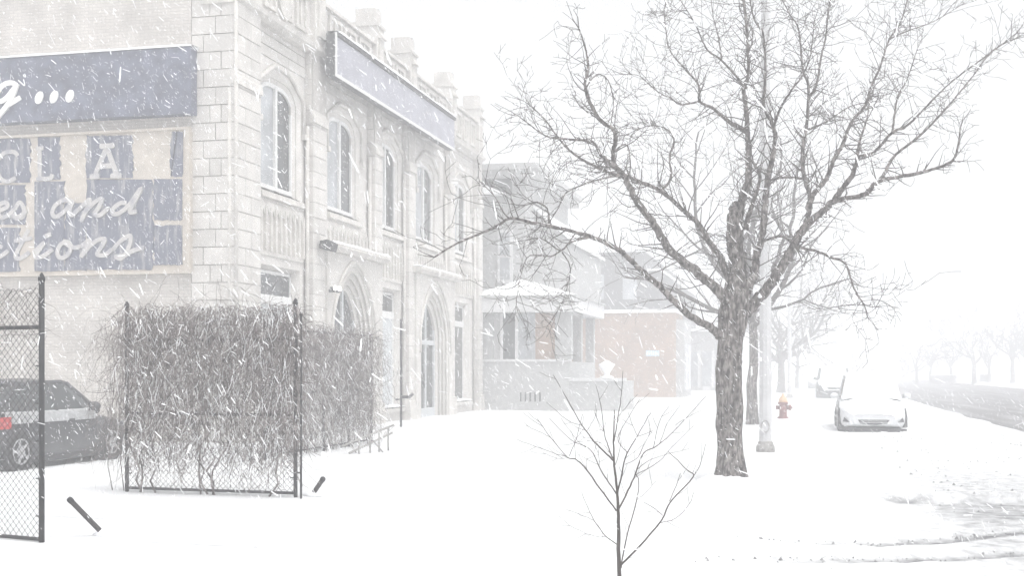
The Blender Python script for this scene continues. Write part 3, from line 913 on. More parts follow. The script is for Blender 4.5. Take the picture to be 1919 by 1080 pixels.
m = MB(); m.box(-12.9, xw + .42, YP - .52, 54.65, 4.5, 4.58); m.build('gutter', 'grey_stone_pale', hs_)
# hipped porch roof under snow
A = [(-12.9, YP - .5, 4.583), (xw + .4, YP - .5, 4.583), (xw + .4, 54.6, 4.583), (-12.9, 54.6, 4.583)]
T = [(-11.2, YP + 1.8, 5.4), (-11.2, 52.6, 5.4)]
m = MB(); m.poly([A[0], A[1], T[0]]); m.poly([A[1], A[2], T[1], T[0]]); m.poly([A[2], A[3], T[1]]); m.poly([A[3], A[0], T[0], T[1]]); m.poly(A[::-1]); m.build('porch_roof', 'snow', hs_)
# upper storeys
m = MB(); m.box(-20, -11.25, 50.3, 60, 4, 9.7); m.build('upper_wall', 'grey_stone', hs_)
m = MB(); m.box(-20.4, -10.75, 49.8, 60.4, 9.703, 10.0); m.box(-20.5, -10.6, 49.65, 60.5, 10.003, 10.25); m.build('cornice', 'grey_stone_pale', hs_)
snow = MB(); snow.box(-20.4, -10.7, 49.8, 60.3, 10.253, 10.34); snow.build('snow_cap', 'snow', hs_)
x0, z0 = on_y(908, 366, 50.28); x1, z1_ = on_y(960, 326, 50.28)
m = MB(); m.box(x0 - .3, x1, 50.2, 50.34, z0, z1_); w = m.build('attic_window', 'plastic_dark', hs_)
m = MB(); m.prism([(x0 - .8, 49.6, z0 - .05), (x1 - .1, 49.6, z0 - .05), (x0 - .8, 49.6, z1_ - .1)], (0, .68, 0)); m.build('snow_drift', 'snow', hs_)
for (pa, pb, ya, yb) in ((934, 962, 432, 530), (978, 992, 448, 520)):
    x0, zt_ = on_y(pa, ya, 50.3); x1, zb_ = on_y(pb, yb, 50.3)
    x1 = min(x1, -11.4)
    if x1 - x0 < .2: continue
    m = MB(); m.box(x0, x1, 50.2, 50.29, zb_, zt_); w = m.build('window', 'fascia', hs_)
    m = MB(); m.box(x0 + .12, x1 - .12, 50.17, 50.198, zb_ + .12, (zb_ + zt_) / 2 - .05); m.box(x0 + .12, x1 - .12, 50.17, 50.198, (zb_ + zt_) / 2 + .05, zt_ - .12); m.build('pane', 'glass_pale', w)
m = MB(); m.prism([(-11.25, 52, 4.3), (-9.6, 52, 4.3), (-9.6, 52, 7.1), (-11.25, 52, 8.6)], (0, 8, 0)); m.build('side_wing', 'grey_stone', hs_)
m = MB(); m.prism([(-11.24, 51.8, 8.62), (-9.4, 51.8, 7.0), (-9.4, 51.8, 7.12), (-11.24, 51.8, 8.76)], (0, 8.3, 0)); m.build('wing_roof', 'snow', hs_)

bb = thing('brick_building', 'low red brick building with white snowy coping behind the porch', 'building', (-10, 74, 0))
xb0 = on_y(1090, 600, 72.2)[0]; xb1, zb1 = on_y(1266, 586, 72.2)
m = MB(); m.box(xb0 - 8, xb1, 72.2, 77, -.3, zb1); m.build('wall', 'red_brick', bb)
m = MB(); m.box(xb0 - 8, xb1 + .12, 72.05, 77.1, zb1 + .003, zb1 + .2); m.build('coping', 'snow', bb)
m = MB(); m.box(xb1 + .003, xb1 + .5, 72.6, 76.9, -.3, zb1 - .4); m.build('shopfront', 'grey_stone', bb)
for i in range(2):
    m = MB(); m.box(xb1 + .5, xb1 + .53, 72.9 + i * 2.0, 74.6 + i * 2.0, .4, 3.2); m.build('window', 'glass_pale', bb)
px0, pz0 = on_y(1211, 668, 72.15); px1, pz1 = on_y(1236, 657, 72.15)
m = MB(); m.box(px0, px1, 72.13, 72.18, pz0, pz1); m.build('plaque', 'plaque', bb)
for i in range(6):
    m = MB(); xx = px0 + (px1 - px0) * (i + .3) / 6.2; m.box(xx, xx + .07, 72.115, 72.127, pz0 + .08, pz1 - .08 - .06 * (i % 2)); m.build('letter', 'letter_white', bb)

gb = thing('grey_building', 'tall grey sided building with flat top rising behind the brick building', 'building', (-13, 88, 0))
xg0 = on_y(1000, 470, 77.2)[0]; xg1, zg = on_y(1208, 472, 77.2); xg2, zg2 = on_y(1236, 560, 77.2)
m = MB(); m.box(xg0, xg1, 77.2, 105, -.3, zg); m.build('wall', 'grey_siding', gb)
m = MB(); m.box(xg1 + .003, xg2, 77.4, 105, -.3, zg - 1.2); m.build('wing', 'grey_siding', gb)
m = MB(); m.box(xg0, xg1 + .1, 77.12, 105, zg + .003, zg + .14); m.build('coping', 'fascia', gb)
m = MB(); m.box(xg1 + .12, xg2 + .1, 77.5, 105, zg - 1.197, zg - 1.05); m.build('snow_cap', 'snow', gb)
for i in range(3):
    m = MB(); x = xg0 + 1.6 + i * 2.1; m.box(x, x + .9, 77.12, 77.17, zg - 3.0, zg - 1.4); w = m.build('window', 'glass_pale', gb)

gf = thing('grey_shop', 'small pale grey shop beyond the brick building, half hidden by tree trunk', 'shop', (-6, 96, 0))
xf0, zf = on_y(1284, 622, 96); xf1 = on_y(1345, 622, 96)[0]
m = MB(); m.box(xf0 - 6, xf1, 96, 112, -.3, zf); m.build('wall', 'grey_stone', gf)
m = MB(); m.box(xf0 - 6, xf1 + .2, 95.8, 112, zf + .003, zf + .25); m.build('snow_cap', 'snow', gf)
for i in range(2):
    a = on_y(1290 + i * 26, 0, 95.97)[0]
    m = MB(); m.box(a, a + .75, 95.9, 95.98, .3, 3.0); w = m.build('window', 'glass_pale', gf)
    m = MB(); m.box(a + .75, a + .95, 95.88, 95.99, .2, 3.1); m.build('frame', 'fascia', w)
m = MB(); a, b_ = on_y(1318, 733, 95.7); m.box(a, a + .55, 95.4, 95.5, b_, b_ + .35); m.build('notice_board', 'fascia', gf)

# ------------------------------------------------------------------ chain-link gates
def chain_mesh(mb, o, u, w, z0, z1, sp=.078, r=.0027):
    """wires crossing both ways in the rectangle o + u*(0..w), z0..z1"""
    h = z1 - z0
    for sgn in (1, -1):
        c = -h if sgn == 1 else 0
        end = w if sgn == 1 else w + h
        while c < end:
            # line s = c + sgn*t (t height)
            ts = []
            t0 = 0; t1 = h
            if sgn == 1:
                t0 = max(0, -c); t1 = min(h, w - c)
            else:
                t0 = max(0, c - w); t1 = min(h, c)
            if t1 - t0 > .02:
                a = o + u * (c + sgn * t0) + Vector((0, 0, z0 + t0)); b = o + u * (c + sgn * t1) + Vector((0, 0, z0 + t1))
                mb.tube([a, b], r, 3, cap=False, sm=False)
            c += sp

def gate(name, label, A, B, h, rails, top_spike=.04, extra=None):
    A, B = Vector(A), Vector(B); u = (B - A); w = u.length; u.normalize()
    g = thing(name, label, 'gate', tuple(A))
    for p in (A, B):
        m = MB(); m.tube([p + Vector((0, 0, -.05)), p + Vector((0, 0, h + .01))], .027, 10); m.lathe([(.032, h), (.034, h + .03), (.02, h + .06), (.006, h + .08)], tuple(p), 10); m.build('post', 'galvanised', g)
    for z in rails:
        m = MB(); m.tube([A + Vector((0, 0, z)), B + Vector((0, 0, z))], .019, 8); m.build('rail', 'galvanised', g)
    m = MB(); chain_mesh(m, A, u, w, rails[0], h - .06); m.build('chain_link_mesh', 'wire', g)
    for p, s in ((A, 1), (B, -1)):
        for z in np.arange(.25, h - .1, .36):
            m = MB(); m.tube([p + Vector((0, 0, z)) + u * s * .02, p + Vector((0, 0, z)) + u * s * .075], .008, 5); m.build('tie', 'galvanised', g)
    return g
G1A, G1B = (-9.55, 10.95, 0), (-7.05, 10.36, 0)
gate('chain_link_gate', 'open chain-link gate leaf in front of the dark parked car', G1A, G1B, 2.5, [.03, 2.06])
G2A, G2B = (-8.87, 14.95, 0.0), (-6.36, 14.80, 0.0)
gate('chain_link_gate', 'chain-link gate leaf smothered in dry brown vines', G2A, G2B, 2.5, [.05, 1.06, 2.05])
jp = thing('gate_post', 'thin dark gate post standing right against the vine-covered gate', 'post', (-6.25, 14.72, 0))
m = MB(); m.tube([(-6.25, 14.72, -.1), (-6.25, 14.72, 2.35)], .016, 8); m.build('pipe', 'galvanised', jp)
m = MB(); m.tube([(-6.37, 14.80, .32), (-6.25, 14.72, .32)], .012, 6); m.build('latch', 'galvanised', jp)
m = MB(); m.lathe([(.02, 2.35), (.026, 2.37), (.01, 2.4)], (-6.25, 14.72, 0), 8); m.build('cap', 'galvanised', jp)
# leaning steel posts
def stub(label, base, top, r):
    b = Vector(base); t = Vector(top)
    o = thing('leaning_post', label, 'post', base)
    m = MB(); m.tube([b - (t - b) * .25, t], r, 10); m.build('pipe', 'rust', o)
    d = (t - b).normalized()
    m = MB(); m.tube([t - d * .03, t + d * .006, t + d * .02], [r * 1.18, r * 1.18, r * .8], 10); m.build('cap', 'galvanised', o)
    m = MB(); m.tube([b - Vector((.12, 0, 0)), b + Vector((0, -.02, .015)), b + Vector((.14, 0, 0))], [.01, .05, .01], 8); m.build('snow_collar', 'snow', o)
p0 = at(195, 1003, 12.2); p1 = at(131, 937, 12.05)
stub('short rusty steel post leaning left out of the snow by the gate opening', tuple(p0), tuple(p1), .026)
p0 = at(585, 929, 16.0); p1 = at(606, 898, 15.9)
stub('small rusty stub leaning right beside the vine-covered gate', tuple(p0), tuple(p1), .03)

# fence run with vines, towards the building
FA, FB = Vector((-9.45, 20.6, 0)), Vector((-9.35, 26.0, 0))
fr = thing('chain_link_fence', 'chain-link fence run hidden under vines in front of the cream building', 'fence', tuple(FA))
u = (FB - FA).normalized(); wlen = (FB - FA).length
for k in range(5):
    p = FA + u * (wlen * k / 4); m = MB(); m.tube([p + Vector((0, 0, -.1)), p + Vector((0, 0, 2.45))], .03, 8); m.build('post', 'galvanised', fr)
for z in (.08, 1.2, 2.4):
    m = MB(); m.tube([FA + Vector((0, 0, z)), FB + Vector((0, 0, z))], .02, 6); m.build('rail', 'galvanised', fr)
m = MB(); chain_mesh(m, FA, u, wlen, .08, 2.4, .075); m.build('chain_link_mesh', 'wire', fr)

rvn = random.Random(21)
def strand(mb, p, d, length, r, sag, n=5, jit=.35):
    pts = [Vector(p)]; d = Vector(d).normalized()
    st = length / n
    for i in range(n):
        d = (d + Vector((rvn.gauss(0, jit), rvn.gauss(0, jit * .6), rvn.gauss(0, jit) - sag))).normalized()
        q = pts[-1] + d * st
        if q.z < 0.02: break
        pts.append(q)
    if len(pts) > 1:
        mb.tube(pts, [r * (1 - .55 * i / len(pts)) for i in range(len(pts))], 3, cap=False, sm=False)

def vines(name, label, A, B, zlo, zhi, count, thick, bow=.0, light=0.25):
    A, B = Vector(A), Vector(B); u = (B - A); w = u.length; u.normalize(); nrm = Vector((-u.y, u.x, 0))
    v = thing(name, label, 'vine', tuple(A))
    # woody stems climbing from the ground
    for k in range(int(w * 3.2)):
        s = rvn.uniform(.05, w - .05); p = A + u * s + nrm * rvn.uniform(-.05, .05)
        pts = [p]; x = s
        while pts[-1].z < zhi - .1:
            x += rvn.gauss(0, .06); x = max(.02, min(w - .02, x))
            pts.append(A + u * x + nrm * rvn.gauss(0, .04) + Vector((0, 0, pts[-1].z + .16)))
        m = MB(); m.tube(pts, [.014 * (1 - .6 * i / len(pts)) for i in range(len(pts))], 5); m.build('stem', 'vine', v)
    m = MB()
    for k in range(count):
        s = rvn.uniform(-.08, w + .08)
        z = zlo + (zhi - zlo) * (rvn.random() ** .62)
        edge = zlo + .22 * (1 + noise.noise(Vector((s * 1.9, 3, A.x)))) 
        if z < edge and rvn.random() < .8: continue
        p = A + u * s + nrm * rvn.gauss(0, thick) + Vector((0, 0, z))
        d = Vector((rvn.gauss(0, .35), rvn.gauss(0, .35), -1)) if rvn.random() < .72 else Vector((rvn.gauss(0, 1), rvn.gauss(0, 1), rvn.gauss(0, .8)))
        strand(m, p, d, rvn.uniform(.22, .75), rvn.uniform(.0025, .0055), .12)
    # arching shoots over the top
    for k in range(int(w * 60)):
        s = rvn.uniform(-.05, w * .98)
        p = A + u * s + nrm * rvn.gauss(0, thick) + Vector((0, 0, zhi - rvn.uniform(0, .25)))
        d = Vector((rvn.gauss(0, .7), rvn.gauss(0, .5), 1.0))
        strand(m, p, d, rvn.uniform(.25, .65), rvn.uniform(.0018, .0032), .38, 7, .3)
    o = m.build('tangle', 'vine', v); o['kind'] = 'stuff'
    m = MB()          # snow caught along the outer strands
    for k in range(int(count * .30)):
        s = rvn.uniform(-.02, w + .02); z = zlo + (zhi - zlo) * (.12 + .9 * rvn.random())
        p = A + u * s + nrm * (rvn.gauss(0, thick) + 0) + Vector((0, 0, z))
        strand(m, p, (rvn.gauss(0, .4), rvn.gauss(0, .3), -1), rvn.uniform(.1, .4), rvn.uniform(.003, .005), .1, 4, .25)
    o = m.build('caught_snow', 'snow', v); o['kind'] = 'stuff'
    return v
vines('climbing_vine', 'dense dry brown vine hanging over the chain-link gate leaf', (G2A[0], G2A[1] - .03, 0), (G2B[0], G2B[1] - .03, 0), .24, 2.5, 3800, .11)
vines('climbing_vine', 'taller hazy vine tangle on the fence before the arched doorway', tuple(FA), tuple(FB), .05, 2.5, 5000, .22)
# thin wisps left of the gate
wv = thing('climbing_vine', 'thin wispy vine strands trailing left of the vine-covered gate', 'vine', (-9.2, 15.3, 0))
m = MB()
for k in range(230):
    x = -9.05 - abs(rvn.gauss(0, .2)); p = (x, 15.1 + rvn.gauss(0, .15), rvn.uniform(.5, 2.4))
    strand(m, p, (rvn.gauss(0, .4), rvn.gauss(0, .3), -1), rvn.uniform(.3, .9), rvn.uniform(.0015, .003), .1)
m.build('tangle', 'vine', wv)['kind'] = 'stuff'
for k in range(2):
    m = MB(); m.tube([(-9.0 - .17 * k, 15.1, -.05), (-9.05 - .2 * k, 15.1, .35), (-9.1 - .13 * k, 15.12, .8), (-9.02 - .12 * k, 15.1, 1.6), (-9.1 - .1 * k, 15.1, 2.3)], [.008, .007, .006, .005, .003], 5); m.build('stem', 'vine', wv)
# vine on the first gate's head
wv = thing('climbing_vine', 'sparse vine twigs caught in the head of the open gate leaf', 'vine', (-8.3, 10.65, 2))
m = MB()
for k in range(260):
    t = rvn.uniform(0.35, .98); p = Vector(G1A).lerp(Vector(G1B), t) + Vector((rvn.gauss(0, .05), rvn.gauss(0, .05), rvn.uniform(1.95, 2.45)))
    strand(m, p, (rvn.gauss(0, 1), rvn.gauss(0, .4), rvn.gauss(-.5, .8)), rvn.uniform(.15, .45), rvn.uniform(.0015, .003), .05)
for k in range(120):
    t = rvn.uniform(0.35, .98); p = Vector(G1A).lerp(Vector(G1B), t) + Vector((rvn.gauss(0, .05), rvn.gauss(0, .05), rvn.uniform(1.2, 1.95)))
    strand(m, p, (rvn.gauss(0, .5), rvn.gauss(0, .4), -1), rvn.uniform(.15, .45), rvn.uniform(.001, .002), .05)
m.build('tangle', 'vine', wv)['kind'] = 'stuff'

# handrail by the hidden steps
hr = thing('handrail', 'low white metal handrail sloping up beside hidden steps near the fence', 'handrail', (-8.2, 23, 0))
def hp(px, py, d): return at(px, py, d)
for (a, b_) in (((640, 838), (738, 797)), ((655, 850), (735, 812))):
    m = MB(); m.tube([hp(a[0], a[1], 23.6), hp(b_[0], b_[1], 24.8)], .022, 8); m.build('rail', 'pole_base', hr)
for (px_, top, bot, d) in ((673, 826, 858, 23.7), (694, 820, 852, 24.0), (711, 810, 848, 24.4), (728, 802, 845, 24.7)):
    m = MB(); m.tube([hp(px_, top, d), hp(px_, bot, d)], .018, 8); m.build('baluster', 'pole_base', hr)
for (a, b_) in (((655, 828), (676, 862)), ((690, 815), (718, 848))):
    m = MB(); m.tube([hp(*a, 23.8), hp(*b_, 24.2)], .014, 6); m.build('brace', 'pole_base', hr)

# ------------------------------------------------------------------ trees
rt = random.Random(5)
def rnd_perp(d, r=rt):
    v = Vector((r.gauss(0, 1), r.gauss(0, 1), r.gauss(0, 1)))
    v -= d * v.dot(d)
    return v.normalized() if v.length > 1e-6 else Vector((1, 0, 0))

def grow(mb, p, d, length, r, level, rng, step=.16, up=.05, sides=4, spread=.9, rmin=.0034, kid=.62, dens=1.0):
    n = max(2, int(length / step)); st = length / n
    pts, rs = [p.copy()], [r]
    d = d.normalized()
    for i in range(n):
        kk = .46 if rng.random() < .22 else .11
        d = (d + Vector((rng.gauss(0, kk), rng.gauss(0, kk), rng.gauss(0, kk) + up))).normalized()
        pts.append(pts[-1] + d * st)
        rs.append(max(rmin, r * (1 - .72 * (i + 1) / n)))
        if level > 0 and i >= (1 if n > 3 else 0) and rng.random() < .62 * dens:
            q = (d * .75 + rnd_perp(d, rng) * spread + Vector((0, 0, up * 2))).normalized()
            grow(mb, pts[-1], q, length * kid * rng.uniform(.45, 1.0), max(rmin, rs[-1] * .62), level - 1, rng, step * .85, up, 3, spread, rmin, kid, dens)
    mb.tube(pts, rs, sides if r > .012 else 3, cap=False, sm=r > .012)

D0 = 18.06
def limb_pts(pix, dz):
    """a limb drawn through picture points, each at its own distance"""
    n = len(pix); out = []
    for i, (x, y) in enumerate(pix):
        t = i / max(1, n - 1)
        out.append(at(x, y, D0 + dz[0] + (dz[1] - dz[0]) * t + (.12 * math.sin(i * 1.7 + x) if 0 < i < n - 1 else 0)))
    return [Vector(q) for q in catmull(out, 3)]
big = thing('street_tree', 'large bare street tree with wide forking crown and thick furrowed trunk', 'tree', tuple(at(1370, 903, D0)))
LIMBS = [  # picture points, distance offsets, radius at foot and tip, twig level
 ('trunk', [(1370, 915), (1370, 895), (1369, 850), (1368, 780), (1367, 690), (1371, 620), (1378, 570), (1384, 520)], (0, 0), .185, .175),
 ('limb', [(1352, 630), (1330, 613), (1290, 590), (1262, 563), (1238, 538), (1208, 512), (1180, 485), (1150, 462), (1105, 443), (1055, 429), (1000, 418), (958, 409), (930, 425), (893, 441), (850, 460), (815, 482)], (-.1, -2.6), .085, .012),
 ('limb', [(1372, 575), (1340, 540), (1300, 505), (1255, 467), (1222, 414), (1189, 369), (1172, 333), (1153, 311), (1150, 289), (1153, 247), (1122, 222), (1097, 167), (1103, 128), (1098, 92), (1085, 52)], (-.1, -1.2), .115, .012),
 ('limb', [(1153, 311), (1126, 290), (1111, 266), (1053, 260), (1022, 254), (973, 218)], (-.9, -1.6), .04, .008),
 ('limb', [(1172, 333), (1130, 318), (1079, 291), (1050, 262), (1020, 222), (985, 190)], (-.9, -.4), .035, .008),
 ('limb', [(1380, 560), (1362, 510), (1348, 479), (1328, 452), (1313, 424), (1289, 401), (1239, 358), (1200, 341), (1178, 332), (1160, 322)], (0, .9), .085, .025),
 ('limb', [(1239, 358), (1258, 334), (1255, 293), (1264, 266), (1252, 243), (1221, 235), (1190, 245)], (.5, 1.4), .03, .008),
 ('limb', [(1384, 540), (1381, 480), (1378, 430), (1380, 400), (1381, 390)], (.1, .1), .185, .13),
 ('limb', [(1384, 420), (1390, 378), (1402, 339), (1404, 300), (1403, 278), (1400, 222), (1394, 167), (1403, 139), (1400, 56), (1394, 0), (1388, -70), (1392, -150)], (.1, .8), .10, .012),
 ('limb', [(1395, 560), (1412, 518), (1418, 479), (1430, 436), (1433, 397), (1439, 339), (1447, 300), (1453, 268), (1450, 239), (1432, 199), (1433, 171), (1435, 116), (1430, 61), (1413, 34), (1400, -40)], (-.1, -.9), .10, .010),
 ('limb', [(1398, 430), (1406, 395), (1416, 366), (1425, 330), (1410, 300), (1407, 270)], (0, .3), .06, .02),
 ('limb', [(1450, 239), (1462, 205), (1484, 168), (1505, 141), (1520, 100), (1526, 40)], (-.6, -1.4), .028, .008),
 ('limb', [(1393, 590), (1433, 549), (1465, 502), (1488, 460), (1507, 428), (1550, 389), (1564, 377), (1622, 364), (1648, 340), (1733, 322), (1783, 303), (1795, 278), (1800, 240)], (-.1, -.9), .125, .012),
 ('limb', [(1507, 428), (1515, 405), (1519, 370), (1507, 331), (1505, 275), (1511, 245), (1516, 180), (1514, 153), (1505, 131), (1500, 73), (1494, 46), (1481, 27), (1462, -10)], (-.35, .7), .062, .010),
 ('limb', [(1516, 180), (1530, 162), (1540, 104), (1548, 70), (1551, 37), (1557, -10)], (.3, .2), .028, .010),
 ('limb', [(1505, 335), (1475, 332), (1445, 337)], (0, -.6), .026, .018),
 ('limb', [(1513, 243), (1548, 229), (1594, 199), (1640, 190)], (.2, 1.2), .022, .008),
 ('limb', [(1515, 390), (1526, 362), (1550, 335), (1563, 300), (1582, 266), (1597, 226), (1621, 199), (1634, 159), (1649, 128), (1667, 73), (1686, 46), (1701, 0), (1715, -60)], (-.4, 1.2), .06, .010),
 ('limb', [(1564, 377), (1580, 352), (1597, 331), (1606, 303), (1612, 293), (1640, 284), (1673, 248), (1701, 235), (1737, 199), (1783, 153), (1850, 104), (1905, 62)], (-.5, -1.6), .062, .008),
 ('limb', [(1606, 303), (1610, 269), (1624, 226), (1630, 190)], (-.6, -.2), .035, .009),
 ('limb', [(1622, 364), (1655, 330), (1676, 293), (1728, 251), (1777, 199), (1820, 147), (1860, 95), (1912, 68)], (-.5, .9), .04, .007),
 ('limb', [(1673, 248), (1682, 183), (1700, 150), (1720, 90)], (-.9, -.5), .022, .007),
 ('limb', [(1667, 73), (1700, 58), (1750, 40), (1800, 10)], (1.0, 1.6), .018, .006),
 ('limb', [(1484, 452), (1496, 463), (1531, 471), (1558, 483), (1585, 495), (1601, 541), (1620, 572), (1626, 594)], (-.3, -1.4), .035, .009),
 ('limb', [(1604, 550), (1622, 572), (1642, 576)], (-1.1, -1.5), .012, .006),
 ('limb', [(1432, 452), (1450, 446), (1468, 444), (1490, 458)], (-.1, -.5), .022, .018),
 ('limb', [(1404, 250), (1368, 229), (1337, 203), (1311, 190), (1311, 165), (1301, 147), (1258, 98), (1249, 61), (1244, 20)], (.6, 1.8), .045, .008),
 ('limb', [(1311, 190), (1276, 196), (1261, 186), (1237, 174), (1218, 159), (1197, 141), (1166, 139)], (1.3, 1.7), .022, .007),
 ('limb', [(1400, 165), (1353, 113), (1325, 92), (1304, 46), (1276, 0)], (.7, -.6), .028, .008),
 ('limb', [(1353, 113), (1347, 70), (1337, 30), (1330, -30)], (.2, .4), .016, .007),
 ('limb', [(1030, 418), (1026, 391), (1007, 379), (985, 385)], (-1.9, -2.2), .02, .007),
 ('limb', [(1175, 330), (1155, 330), (1114, 339), (1063, 360), (1048, 388), (1033, 412)], (-.9, -1.6), .02, .008),
 ('limb', [(1104, 445), (1070, 454), (1051, 470), (1026, 453), (1012, 446)], (-1.6, -2.1), .02, .008),
 ('limb', [(1051, 470), (1032, 481), (994, 479), (981, 501), (972, 539), (967, 575)], (-1.9, -2.5), .014, .005),
 ('limb', [(1054, 473), (1070, 505), (1057, 561)], (-1.9, -2.1), .012, .005),
 ('limb', [(955, 410), (944, 398), (928, 369), (905, 345)], (-2.2, -2.7), .015, .006),
 ('limb', [(1097, 167), (1118, 140), (1140, 150), (1150, 190), (1145, 235)], (-1.1, -.7), .014, .007),
 ('limb', [(1150, 285), (1175, 270), (1182, 310), (1178, 330)], (-1, -.8), .016, .010),
]
twm = MB(); tw_limb = []
for li, (nm, pix, dz, r0, r1) in enumerate(LIMBS):
    pts = limb_pts(pix, dz); n = len(pts)
    sc_ = 1.0 if nm == 'trunk' else (.78 if r0 > .05 else .85)
    rs = [(r0 + (r1 - r0) * (i / (n - 1)) ** (.62)) * sc_ for i in range(n)]
    if nm == 'trunk':
        fine = []
        frs = []
        for i in range(n - 1):
            for k in range(5):
                t = k / 5; fine.append(pts[i].lerp(pts[i + 1], t)); frs.append(rs[i] + (rs[i + 1] - rs[i]) * t)
        for i in range(len(fine)):
            if i < 16: frs[i] *= 1 + .28 * (1 - i / 16) ** 2
            zz = fine[i].z
            if 2.2 < zz < 3.0: frs[i] *= 1 + .12 * math.sin((zz - 2.2) / .8 * math.pi)
        m = MB(); m.tube(fine, frs, 72, rough=.17)
        m.build('trunk', 'bark', big)
    else:
        sides = 16 if r0 > .08 else (9 if r0 > .03 else 6)
        rough = .16 if r0 > .05 else .1
        fine = []; frs = []
        for i in range(n - 1):
            for k in range(3):
                t = k / 3; q = pts[i].lerp(pts[i + 1], t); fine.append(q + Vector((rt.gauss(0, 1), rt.gauss(0, 1), rt.gauss(0, 1))) * min(.012, rs[i] * .12)); frs.append(rs[i] + (rs[i + 1] - rs[i]) * t)
        fine.append(pts[-1]); frs.append(rs[-1])
        m = MB(); m.tube(fine, frs, sides, rough=rough, seed=li); m.build('limb', 'bark', big)
        # side twigs
        L_ = sum((pts[i + 1] - pts[i]).length for i in range(n - 1))
        for i in range(1, n - 1):
            t = i / (n - 1)
            if rs[i] > .085: continue
            seglen = (pts[i + 1] - pts[i]).length
            k = max(1, int(seglen * (10.0 if li == 1 else 18.0) + rt.random()))
            for _ in range(k):
                if rt.random() > .55 + .45 * t: continue
                d = (pts[i + 1] - pts[i - 1]).normalized()
                p = pts[i].lerp(pts[i + 1], rt.random())
                q = (d * rt.uniform(.2, .9) + rnd_perp(d) * rt.uniform(.6, 1.1) + Vector((0, 0, .12))).normalized()
                grow(twm, p, q, rt.uniform(.2, .9) * (.8 + .25 * t) * (.62 if li in (1, 18, 20, 12) else 1), max(.005, min(.012, rs[i] * .45)), 2, rt, step=.10, up=.02, rmin=.0033, dens=.8)
        d = (pts[-1] - pts[-3]).normalized()
        for _ in range(2 if rs[-1] < .04 else 0):
            grow(twm, pts[-1], (d + rnd_perp(d) * .35).normalized(), rt.uniform(.2, .5), rs[-1], 3, rt, step=.12, up=.02, rmin=.0036, dens=.75)
o = twm.build('twigs', 'twig', big); o['kind'] = 'stuff'
b0 = at(1370, 903, D0)
for k in range(7):
    a = 2 * math.pi * k / 7 + rt.uniform(-.3, .3); ca, sa = math.cos(a), math.sin(a); e = rt.uniform(.21, .27)
    m = MB(); m.tube([(b0.x + .12 * ca, b0.y + .12 * sa, .62), (b0.x + .14 * ca, b0.y + .14 * sa, .3), (b0.x + .175 * ca, b0.y + .175 * sa, .1), (b0.x + e * ca, b0.y + e * sa, -.04)], [.04, .06, .07, .06], 10, rough=.2, seed=k); m.build('root', 'bark', big)
for li in (1, 2, 5, 12, 13, 17, 18):
    nm, pix, dz, r0, r1 = LIMBS[li]
    pts = limb_pts(pix, dz); n = len(pts)
    m = MB(); run = []; rr_ = []
    for i in range(2, n - 1):
        rad = (r0 + (r1 - r0) * (i / (n - 1)) ** .62) * .78
        d = (pts[i + 1] - pts[i - 1]).normalized()
        ok = abs(d.z) < .86 and noise.noise(pts[i] * 1.6) > -.08
        if ok: run.append(pts[i] + Vector((0, 0, rad * .8))); rr_.append(rad * .42 * (1 + .4 * noise.noise(pts[i] * 5)))
        if (not ok or i == n - 2):
            if len(run) > 2: rr_[0] *= .3; rr_[-1] *= .3; m.tube(run, rr_, 6)
            run, rr_ = [], []
    if m.v: m.build('limb_snow', 'snow', big)
# snow lodged in the fork
for px_, py_, r in ((1390, 565, .045), (1404, 528, .035), (1424, 556, .035)):
    m = MB(); p = at(px_, py_, D0 - .17); m.lathe([(.005, -r * .6), (r * .8, -r * .4), (r, 0), (r * .6, r * .8), (.005, r * 1.5)], tuple(p), 10)
    for k, v in enumerate(m.v): m.v[k] = tuple(Vector(v) + noise.noise_vector(Vector(v) * 14) * r * .55)
    m.build('snow_clump', 'snow', big)
m = MB(); b0 = at(1370, 903, D0)
m.lathe([(.62, -.02), (.45, .05), (.33, .09), (.2, .1)], (b0.x, b0.y, -.01), 20)
for k, v in enumerate(m.v): m.v[k] = (v[0] + .05 * noise.noise(Vector(v) * 3), v[1], v[2] + .05 * noise.noise(Vector(v) * 5))
m.build('snow_mound', 'snow', big)

def gen_tree(name, label, base, h, r, seed, levels=3, step=.4, rmin=.006, group=None, fork=.3, nlimb=7, lean=(0, 0), spread=.75, dens=1.0, upright=.45):
    rng = random.Random(seed)
    t = thing(name, label, 'tree', tuple(base), group)
    b = Vector(base); top = b + Vector((lean[0], lean[1], h * fork))
    m = MB(); pts = [b + (top - b) * (i / 6) + Vector((rng.gauss(0, .03), rng.gauss(0, .03), 0)) for i in range(7)]; pts[0].z -= .1
    m.tube(pts, [r * (1.25 if i == 0 else 1 - .06 * i) for i in range(7)], 12, rough=.1, seed=seed); m.build('trunk', 'bark', t)
    tm = MB()
    for k in range(nlimb):
        a = 2 * math.pi * (k + rng.random() * .6) / nlimb
        d = Vector((math.cos(a) * spread, math.sin(a) * spread, rng.uniform(upright, 1.3)))
        if k == 0: d = Vector((.1, .05, 1.2))
        p = top - Vector((0, 0, rng.uniform(0, h * .08)))
        ln = h * (1 - fork) * rng.uniform(.72, 1.0)
        grow(tm, p, d, ln, r * rng.uniform(.4, .6), levels, rng, step, .045, 6, .85, rmin, .55, dens)
    tm.build('crown', 'twig', t)['kind'] = 'stuff'
    return t
p = at(1411, 799, 36.3)
gen_tree('street_tree', 'second bare street tree, its trunk just behind the lamp post', (p.x, p.y, 0), 10.0, .17, 7, 3, .34, .005, fork=.36, nlimb=7)
p = at(1465, 736, 86)
